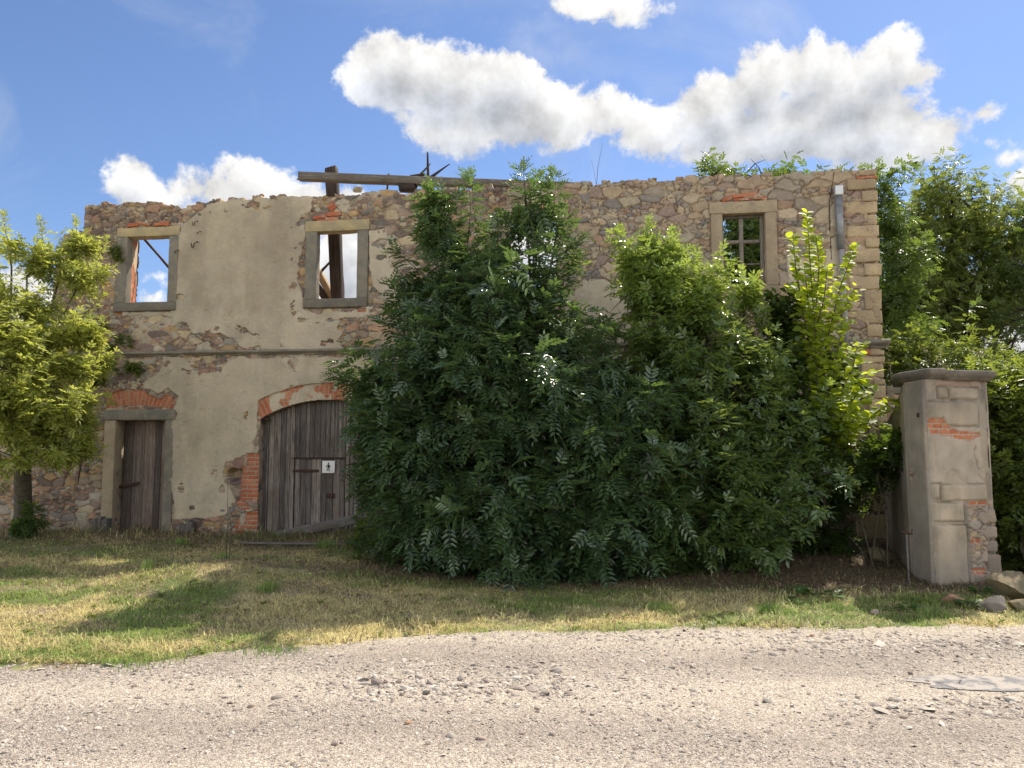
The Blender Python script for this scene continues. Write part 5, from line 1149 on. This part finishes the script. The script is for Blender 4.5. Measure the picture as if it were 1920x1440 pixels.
bush('ash_shrub', G(960, 1075), ash_b, 'ash', M['ash'], M['bark'], 'huge dark green ash thicket with glossy feathered leaves before the middle of the ruin', 'shrub', dens=44, per=8, inner=.26, cut=.475, csc=1.35, ragged=.22, cr=.17, L=.36, seed=3, tintf=ash_t, droop=.38, up=.35, rstem=.03, limbs=10, keep=lambda P: ~((P[:, 0] < -2.02) & (P[:, 2] < 2.25) & (P[:, 2] > .55)), leaders=[[(990,420,10.6),(985,360,10.6),(980,313,10.6)],[(1035,430,10.6),(1040,370,10.6),(1043,325,10.6)],[(830,440,10.6),(822,385,10.6),(812,345,10.6)],[(880,440,10.7),(882,380,10.7),(878,328,10.7)],[(1015,420,10.8),(1015,370,10.8),(1012,330,10.8)],[(800,520,10.5),(765,490,10.4),(740,470,10.3)],[(760,600,10.3),(745,560,10.3),(735,530,10.3)],
     [(720,720,10.2),(670,690,10.2),(628,676,10.2)],[(700,740,10.2),(655,715,10.1),(625,700,10.1)],[(730,690,10.2),(690,660,10.2),(655,652,10.2)],[(1040,520,10.5),(1075,480,10.5),(1085,455,10.5)]])
# --- elder thicket on the right
eld_b = [BL(1215,530,11.0,.62,.6,.42), BL(1310,570,11.0,.58,.6,.38), BL(1180,490,10.9,.2,.25,.2), BL(1225,465,10.9,.13,.13,.16), BL(1260,650,10.9,.88,.8,.62), BL(1380,640,11.1,.36,.4,.24), BL(1370,740,10.8,.78,.75,.52), BL(1480,800,10.7,.66,.68,.46), BL(1340,850,10.4,.95,.75,.7),
 BL(1480,885,10.4,.70,.65,.50), BL(1545,830,10.7,.34,.4,.4), BL(1330,985,10.1,.82,.6,.42), BL(1420,950,10.1,.6,.5,.42), BL(1430,670,11.3,.3,.3,.2), BL(1220,1040,9.9,.45,.35,.25), BL(1400,540,11.2,.12,.15,.14)]
def eld_t(P): return .14+.75*sst(3.3, 4.2, P[:, 2]+.8*(n3(P, 1.2, 3)-.5))+.12*sst(1.5, 3.2, P[:, 2])  # leaf tint grows yellower with height, painting the sunlit top into the colour
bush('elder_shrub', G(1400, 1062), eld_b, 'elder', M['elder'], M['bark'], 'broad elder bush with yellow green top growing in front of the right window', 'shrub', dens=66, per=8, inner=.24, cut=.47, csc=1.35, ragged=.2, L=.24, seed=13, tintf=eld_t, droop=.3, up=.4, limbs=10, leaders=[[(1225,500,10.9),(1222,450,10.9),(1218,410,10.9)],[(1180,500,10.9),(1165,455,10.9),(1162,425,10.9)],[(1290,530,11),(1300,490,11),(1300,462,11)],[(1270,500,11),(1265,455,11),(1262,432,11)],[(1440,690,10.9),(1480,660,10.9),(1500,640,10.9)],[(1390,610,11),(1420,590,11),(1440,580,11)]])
# --- elder tree on the left
el2 = [BL(15,455,11.5,.24,.3,.26), BL(80,480,11.6,.20,.25,.26), BL(150,450,12.0,.24,.3,.2), BL(165,515,11.9,.28,.35,.16), BL(60,560,11.4,.40,.5,.22), BL(-20,580,11.2,.6,.6,.5), BL(60,650,11.2,.66,.6,.30), BL(140,620,11.5,.34,.4,.22), BL(150,680,11.4,.30,.3,.2), BL(20,760,11.0,.7,.6,.36), BL(120,755,11.2,.48,.5,.26), BL(110,832,11.2,.42,.4,.20), BL(-40,700,10.9,.8,.8,.7), BL(20,850,11.0,.45,.4,.22), BL(60,800,11.1,.4,.4,.2), BL(165,790,11.3,.2,.2,.14)]
bt = G(45, 1012, .15)
bush('elder_tree', bt, el2, 'elder', M['elder_young'], M['bark'], 'yellow green elder tree with gnarled grey trunk at the left edge', 'tree', dens=84, per=7, size=.82, inner=.14, cut=.45, csc=2.6, L=.22, seed=23, tintf=lambda P: .25+.5*n3(P, 1.2, 8), droop=.25, up=.5, limbs=12, rstem=.022, per_c=9, cr=.13, ragged=.22, leaders=[[(20,480,11.5),(10,430,11.5),(5,400,11.5)],[(90,520,11.6),(82,460,11.6),(75,412,11.6)],[(150,500,12),(145,440,12),(140,405,12)],[(165,520,11.9),(190,470,11.9),(200,445,11.9)],[(150,600,11.7),(178,570,11.7),(195,550,11.7)]],
     trunk=([bt+Vector((-.1, 0, -.1)), bt+Vector((-.04, .0, .4)), W(42, 880, 12.2), W(50, 790, 11.9), W(45, 700, 11.6)], [.19, .14, .12, .10, .06]))
# --- elm sapling with glowing leaves
el_br = [[(1545,900),(1533,760),(1527,600),(1518,480),(1513,396)], [(1533,760),(1550,640),(1575,540),(1604,458)], [(1534,680),(1560,600),(1612,543)], [(1532,700),(1508,600),(1492,500),(1486,440)], [(1533,640),(1515,560),(1508,500)], [(1540,800),(1575,740),(1600,690),(1608,640)], [(1545,850),(1580,780),(1612,730),(1625,700)], [(1560,850),(1610,800),(1650,768),(1684,750)], [(1536,740),(1560,690),(1590,665),(1612,655)], [(1530,620),(1545,560),(1552,500)], [(1545,850),(1590,800),(1618,765)], [(1530,580),(1536,500),(1530,440)], [(1540,780),(1560,720),(1570,660),(1580,600)]]
eb = G(1547, 1045, .06); elm = empty('elm_sapling', eb, 0, 'slender elm sapling with glowing yellow green leaves before the downpipe', 'sapling'); mb = MB(); PP, DD, UU, SS = [], [], [], []; rr = random.Random(4)
tube(mb, [(0, 0, -.05), (W(1546, 960, 10.85)-eb)[:], (W(1545, 900, 10.8)-eb)[:]], [.03, .026, .022], 7)
for bi, bp in enumerate(el_br):
    dep = (10.75+rr.uniform(-.25, .3)*(bi > 0)) if bi not in (6, 7, 10, 5) else 10.1; pts = [W(px, py, 10.8+(dep-10.8)*min(1, k_/1)) for k_, (px, py) in enumerate(bp)]; tube(mb, [(p-eb)[:] for p in pts], [.018 if bi == 0 else .01]+[.008]*(len(pts)-2)+[.003], 5)
    acc = 0
    for a_, b_ in zip(pts[:-1], pts[1:]):
        L_ = (b_-a_).length; n_ = int(L_/.013); t__ = (b_-a_).normalized()
        for k_ in range(n_):
            p = a_.lerp(b_, (k_+rr.random()*.5)/n_)
            acc += 1; side = 1 if acc % 2 else -1; lat = Vector((side, rr.uniform(-.6, .6), 0)); fr = 1.0
            if bi == 0 and p.z < 2.3 and rr.random() < .5: continue
            # short side twigs lower down
            if rr.random() < .5 and p.z < W(0, 520, 10.8).z: p = p+Vector((rr.uniform(-.15, .15), rr.uniform(-.2, .2), rr.uniform(-.10, .12)))
            PP.append(p[:]); DD.append((t__*.6+lat*.9+Vector((0, 0, -.25))+Vector((rr.gauss(0, .2), rr.gauss(0, .2), rr.gauss(0, .2))))[:]); UU.append((Vector((0, -.5, .8))+Vector((rr.gauss(0, .4), rr.gauss(0, .4), rr.gauss(0, .3))))[:]); SS.append(rr.uniform(.75, 1.25)*(1.3 if bi in (6, 7, 10) else 1.05))
PP, DD, UU, SS = map(np.array, (PP, DD, UU, SS)); V, Fq, tv = place('elm', PP, DD, UU, SS, np.clip(rng.normal(.4, .25, len(PP)), 0, 1)); mk('crown', V-np.array(eb[:]), [Fq], M['elm'], elm, attrs={'tint': tv}); mb.build('trunk', M['twig'], elm, smooth=True)
# dark leafy sucker behind the sapling & arching branches by the pillar
bush('elm_shrub', G(1520, 1040, .08), [BL(1478,590,11.5,.28,.3,.4), BL(1500,680,11.4,.35,.35,.4), BL(1450,720,11.3,.4,.35,.35), BL(1560,720,11.4,.3,.3,.4), BL(1520,800,11.2,.4,.4,.4), BL(1400,770,11.4,.4,.3,.3)], 'elm', M['elm_dark'], M['twig'], 'dark green suckers close to the wall behind the glowing sapling', 'shrub', dens=110, per=8, inner=.3, cut=.36, L=.28, size=1.15, seed=33, limbs=6, rstem=.014)
bush('robinia_shrub', G(1668, 1075, .08), [BL(1680,830,10.4,.22,.3,.16), BL(1650,860,10.5,.30,.3,.15), BL(1620,870,10.6,.25,.3,.14), BL(1580,940,11.0,.32,.35,.3), BL(1550,990,11.0,.35,.3,.2)], 'vine', M['elm_dark'], M['twig'], 'dark low shrub with rows of oval leaflets spreading against the garden wall', 'shrub', dens=44, per=7, inner=.2, cut=.36, L=.3, size=1.0, seed=43, limbs=5, rstem=.012)
# low leafy skirt under thickets
bush('bramble', G(1100, 1082, .05), [BL(720,1010,10.6,.45,.4,.2), BL(1290,1060,10.0,.35,.3,.15), BL(1420,1035,10.6,.45,.4,.22), BL(1500,1020,11.2,.4,.4,.2)], 'small', M['dark_leaf'], M['twig'], 'low dark brambles under the skirts of the thicket', 'bramble', dens=80, per=6, L=.2, size=1.1, seed=53, limbs=3, rstem=.01, cut=.36)
# --- trees and shrubs beyond
tb_ = Vector((W(1775, 600, 24).x, 24, -.1))
bush('walnut_tree', tb_, [BL(1780,385,24,1.15,1.2,.85), BL(1700,420,24,.85,.9,.8), BL(1855,415,24.3,.9,1,.85), BL(1700,500,23.6,1.05,1.1,.9), BL(1885,480,24,.9,1,.85), BL(1790,480,24,1.3,1.2,1.0), BL(1740,560,23.6,1.2,1.2,.9), BL(1850,560,24,1.1,1.1,.7), BL(1710,630,23.5,1.2,1.1,.8), BL(1820,640,24,1.1,1.1,.7), BL(1900,545,24,.7,.9,.6)], 'walnut', M['walnut'], M['bark_dark'], 'tall airy walnut tree rising behind the gate pillar', 'tree', dens=22, per=6, inner=.22, cut=.455, csc=1.3, L=.5, cr=.30, ragged=.05, up=.12, seed=63, tintf=lambda P: .0+.75*n3(P, .8, 3), limbs=16, rstem=.07, twigs=.8,
     trunk=([tb_, W(1768, 700, 24), W(1780, 600, 24), W(1783, 520, 24), W(1780, 440, 24), W(1790, 370, 24)], [.3, .26, .22, .17, .11, .05]))
tb_ = Vector((W(1960, 600, 22).x, 22, -.1))
bush('walnut_tree', tb_, [BL(1900,600,22,.8,.9,.5), BL(1930,500,22,.9,.9,.8), BL(1960,420,22,.9,.9,.6), BL(1890,670,21.6,.7,.8,.4), BL(1960,640,22,1.2,1,.9)], 'walnut', M['dark_leaf'], M['bark_dark'], 'darker walnut tree cut off by the right edge', 'tree', dens=9, per=6, inner=.15, cut=.46, csc=1.2, L=.6, seed=73, limbs=16, rstem=.06, twigs=.8,
     trunk=([tb_, W(1955, 650, 22), W(1958, 550, 22), W(1960, 430, 22)], [.26, .2, .15, .06]))
tb_ = Vector((W(1560, 600, 17).x, 17, -.1))
bush('maple_tree', tb_, [BL(1600,330,16.6,.38,.5,.32), BL(1655,400,16.8,.42,.7,.6), BL(1680,480,17,.45,.8,.7), BL(1670,580,17,.6,.9,.9), BL(1695,640,17,.5,.8,.6), BL(1395,326,17,.52,.7,.36), BL(1325,345,17,.42,.5,.28), BL(1465,338,17,.38,.5,.28), BL(1395,430,17,.9,1,.9), BL(1400,520,17,.9,1,.8), BL(1530,400,17.6,1.1,.9,.7), BL(1520,355,16.8,.2,.3,.2), BL(1550,600,17.6,1.3,1,1.2), BL(1290,368,17,.25,.4,.16), BL(1440,480,17.2,.7,.8,.8)], 'walnut', M['dark_leaf'], M['bark_dark'], 'dense dark tree directly behind the right end of the ruin', 'tree', dens=20, per=7, inner=.35, cut=.36, csc=1.5, L=.4, size=.8, seed=83, keep=lambda P: P[:, 2] < 8.05+.25*np.sin(P[:, 0]*3.1), twigs=.3, ragged=.05, up=.15, cr=.2, tintf=lambda P: .15+.5*n3(P, .8, 3), limbs=8, rstem=.05,
     trunk=([tb_, W(1560, 700, 17), W(1555, 550, 17), W(1540, 420, 17)], [.25, .2, .15, .06]))
bush('hazel_shrub', (W(1720, 700, 14.5).x, 14.5, 0), [BL(1690,690,14.3,.5,.5,.5), BL(1740,700,14.5,.7,.6,.55), BL(1700,665,15,.35,.4,.2), BL(1810,690,14.5,.6,.6,.4), BL(1760,800,14.5,.9,.6,.9), BL(1880,700,15,.7,.6,.4)], 'elder', M['shrub'], M['twig'], 'light green bush behind the gate pillar under the walnut tree', 'shrub', dens=34, per=7, inner=.25, cut=.38, L=.3, seed=93, tintf=lambda P: -.1+.4*n3(P, 1, 2), limbs=6)
bush('lilac_shrub', G(1925, 1090, .02), [BL(1900,745,10.4,.38,.45,.40), BL(1940,760,10.2,.5,.5,.5), BL(1895,850,10.4,.34,.4,.5), BL(1910,960,10.3,.38,.4,.5), BL(1900,1040,10.3,.28,.35,.35), BL(1960,900,10,.6,.5,.9)], 'small', M['shrub'], M['twig'], 'leafy green bush at the right edge beside the pillar', 'shrub', dens=120, per=8, inner=.3, cut=.38, L=.22, seed=103, size=1.15, tintf=lambda P: .1+.55*sst(1.6, 2.8, P[:, 2]), limbs=8)  # tint lightens with height, painting a sunlit top on the bush
# climbing plants on the facade (left)
bush('climbing_plant', LW(150, 900, -.1), [(LW(205, 640, -.14), .38, .10, .22), (LW(180, 600, -.14), .25, .1, .2), (LW(235, 685, -.16), .3, .08, .10), (LW(170, 700, -.14), .32, .1, .15), (LW(215, 470, -.14), .12, .08, .1)], 'small', M['shrub'], M['twig'], 'thin green creeper spreading on bare masonry under the far left window', 'creeper', dens=65, per=5, L=.16, seed=113, size=.8, limbs=8, rstem=.007, cut=.45, csc=2.5)
bush('nettle_clump', G(62, 1002, .15), [BL(60,975,12.6,.18,.16,.14), BL(40,990,12.5,.14,.14,.08)], 'small', M['dark_leaf'], M['twig'], 'small dark nettle clump at the foot of the elder trunk', 'weed', dens=150, per=6, L=.14, seed=123, limbs=4, rstem=.006, cut=.3)
# burdock rosette
def rosette(px, py, n_, size, label, seed, mat=M['weed'], zg=.03, name='burdock', cat='weed', group=None, kind='broad'):
    c = G(px, py, zg); c.z = float(gz(np.array(c.x), np.array(c.y))); rr = np.random.default_rng(seed); a_ = rr.uniform(0, 2*np.pi, n_); el_ = rr.uniform(.15, .8, n_); d_ = np.stack([np.cos(a_), np.sin(a_), el_], -1); p = norm(d_)*rr.uniform(.02, .22*size, n_)[:, None]+np.array([0, 0, .02])
    V, Fq, tv = place(kind, p, d_*np.array([1, 1, .3]), np.array([0, 0, 1.])+.25*rr.normal(0, 1, (n_, 3)), size*rr.uniform(.5, 1, n_), rr.uniform(.1, .7, n_)); o = mk(name, V, [Fq], mat, attrs={'tint': tv}, loc=c); return tag(o, label, cat, group)
rosette(1545, 1118, 12, .75, 'broad leaved burdock growing at the shade edge left of the pillar', 1)
rosette(1486, 1128, 14, .35, 'small leafy weed left of the burdock', 2, name='dock', group=None)
rosette(1706, 1142, 16, .42, 'pale weed rosette at the grass edge before the pillar', 3, name='dock')
rosette(1815, 1135, 26, .40, 'weed clump between the reddish stone and the boulders', 4, name='dock')
rosette(1840, 1115, 20, .40, 'dark weed clump at the right foot of the pillar', 5, name='dock')
rosette(1505, 975, 30, .55, 'leafy sucker rising from the dark hollow under the elder bush', 6, M['elder'], zg=.1, name='elder_sucker', cat='sapling', kind='elder')
for i_, (px, py, n_, rad, h0, h1, lb) in enumerate(((340, 1028, 160, .14, .06, .16, 'fresh green tuft in front of the narrow door'), (420, 1055, 200, .2, .06, .18, 'green tuft on the crest of the low mound'), (275, 1080, 90, .08, .08, .2, 'bright tall tuft at the left shoulder of the mound'), (500, 1120, 180, .2, .06, .15, 'green tuft on the front slope of the mound'),
    (610, 1030, 160, .25, .08, .22, 'long grass tuft below the leaning board'), (1440, 1145, 160, .15, .05, .12, 'sunny green tuft in the strip before the elder bush'), (1570, 1140, 200, .22, .04, .10, 'sunny green tuft below the burdock'), (1750, 1150, 260, .3, .04, .10, 'sunny green tuft right below the pillar'), (520, 1215, 260, .35, .03, .07, 'bright green low tuft at the road edge'), (250, 1236, 260, .4, .03, .07, 'dark green low tuft at the left road edge'),
    (1240, 1140, 200, .25, .05, .11, 'sunny tuft before the dark hollow of the thicket'), (60, 1225, 200, .3, .03, .08, 'green tuft near the left border of the photo'))):
    tuft(px, py, n_, rad, h0, h1, (.22, .32, .08), 'grass_tuft', lb, 'grass tuft', zg=.03 if py > 1100 else .12, group='green tufts in the grass')
nw = 900; wy = 6.3+6.5*rng.uniform(0, 1, nw)**1.6; wx_ = rng.uniform(-1, 1, nw)*wy*.7; kk = (wy > edge_y(wx_)-.05) & (fbm(wx_*1.3, wy*1.6, 141, 3) > .5); wx_, wy = wx_[kk], wy[kk]; m_n = 7
rp = np.repeat(np.stack([wx_, wy, gz(wx_, wy)+.012], -1), m_n, 0); az_ = rng.uniform(0, 2*np.pi, len(rp)); d_ = np.stack([np.cos(az_), np.sin(az_), rng.uniform(.1, .8, len(rp))], -1)
V, Fq, tv = place('elm', rp, d_, np.array([0, 0, 1.])+.3*rng.normal(0, 1, (len(rp), 3)), rng.uniform(.2, .55, len(rp)), rng.uniform(.2, 1, len(rp)))
tag(mk('ground_cover', V, [Fq], M['shrub'], attrs={'tint': tv}), 'small flat leafed weeds scattered through the grass strip', 'ground cover', kind='stuff')
cp_ = G(423, 1062, .2); dk_ = empty('dry_stalk', cp_, 0, 'single tall thin dark stalk on the mound before the plastered wall', 'plant stalk'); mb = MB(); tube(mb, [(0, 0, -.1), (.01, 0, .5), (-.01, 0, 1.15)], [.006, .005, .003], 5); tube(mb, [(.0, 0, .4), (.05, 0, .62)], .003, 4); tube(mb, [(.03, .03, -.1), (.04, .03, .5)], .005, 5); mb.build('stem', M['twig'], dk_)
# dry goldenrod on the ground behind the wall
def dryplants(cx_, cy_, n_, label, hmin, hmax, z0, name='dry_goldenrod', lean=.25):
    o = empty(name, (cx_, cy_, z0), 0, label, 'dry plant'); mb = MB(); rr = random.Random(int(cx_*100)); V = []; PP, DD, UU, SS = [], [], [], []
    for k_ in range(n_):
        x, y = rr.gauss(0, .35), rr.gauss(0, .2); h_ = rr.uniform(hmin, hmax); lx, ly = rr.gauss(0, lean), rr.gauss(0, lean*.5); pts = [(x, y, 0), (x+lx*.3, y+ly*.3, h_*.5), (x+lx, y+ly, h_)]; tube(mb, pts, [.007, .005, .003], 4)
        for q in range(26):
            t_ = rr.uniform(.72, 1.05); p = Vector(pts[1]).lerp(Vector(pts[2]), (t_-.5)*2); PP.append((p+Vector((rr.gauss(0, .03), rr.gauss(0, .03), 0)))[:]); DD.append((rr.gauss(0, 1), rr.gauss(0, 1), rr.gauss(.6, .5))); UU.append((rr.gauss(0, 1), rr.gauss(0, 1), 1)); SS.append(rr.uniform(.3, .55))
    mb.build('stems', M['board_grey'], o); V, Fq, tv = place('elm', *map(np.array, (PP, DD, UU, SS)), np.zeros(len(PP))); mk('seed_heads', V, [Fq], M['straw_leaf'], o, attrs={'tint': tv}); return o
M['straw_leaf'] = mat_leaf('straw_leaf', (.24, .20, .13), (.34, .28, .18), (.4, .33, .2), .7, .2, .3)
cq_ = W(1760, 720, 12.2); dryplants(cq_.x, 12.2, 12, 'dry brown goldenrod heads showing above the pillar cap', 2.5, 3.15, 0)
cq_ = W(1690, 720, 12.9); dryplants(cq_.x+.25, 13.4, 7, 'pale seed stalks between the ruin corner and the pillar', 2.6, 3.3, 0)
cq_ = LW(1118, 345, .25); dk_ = empty('wall_top_stalk', cq_, 0, 'thin dry stalk growing on the wall top against the cloud', 'plant stalk'); mb = MB(); tube(mb, [(0, 0, -.1), (.03, 0, .3), (.12, 0, .75)], [.005, .004, .002], 4); tube(mb, [(.0, 0, 0), (-.08, 0, .45)], [.003, .002], 4); mb.build('stem', M['twig'], dk_)
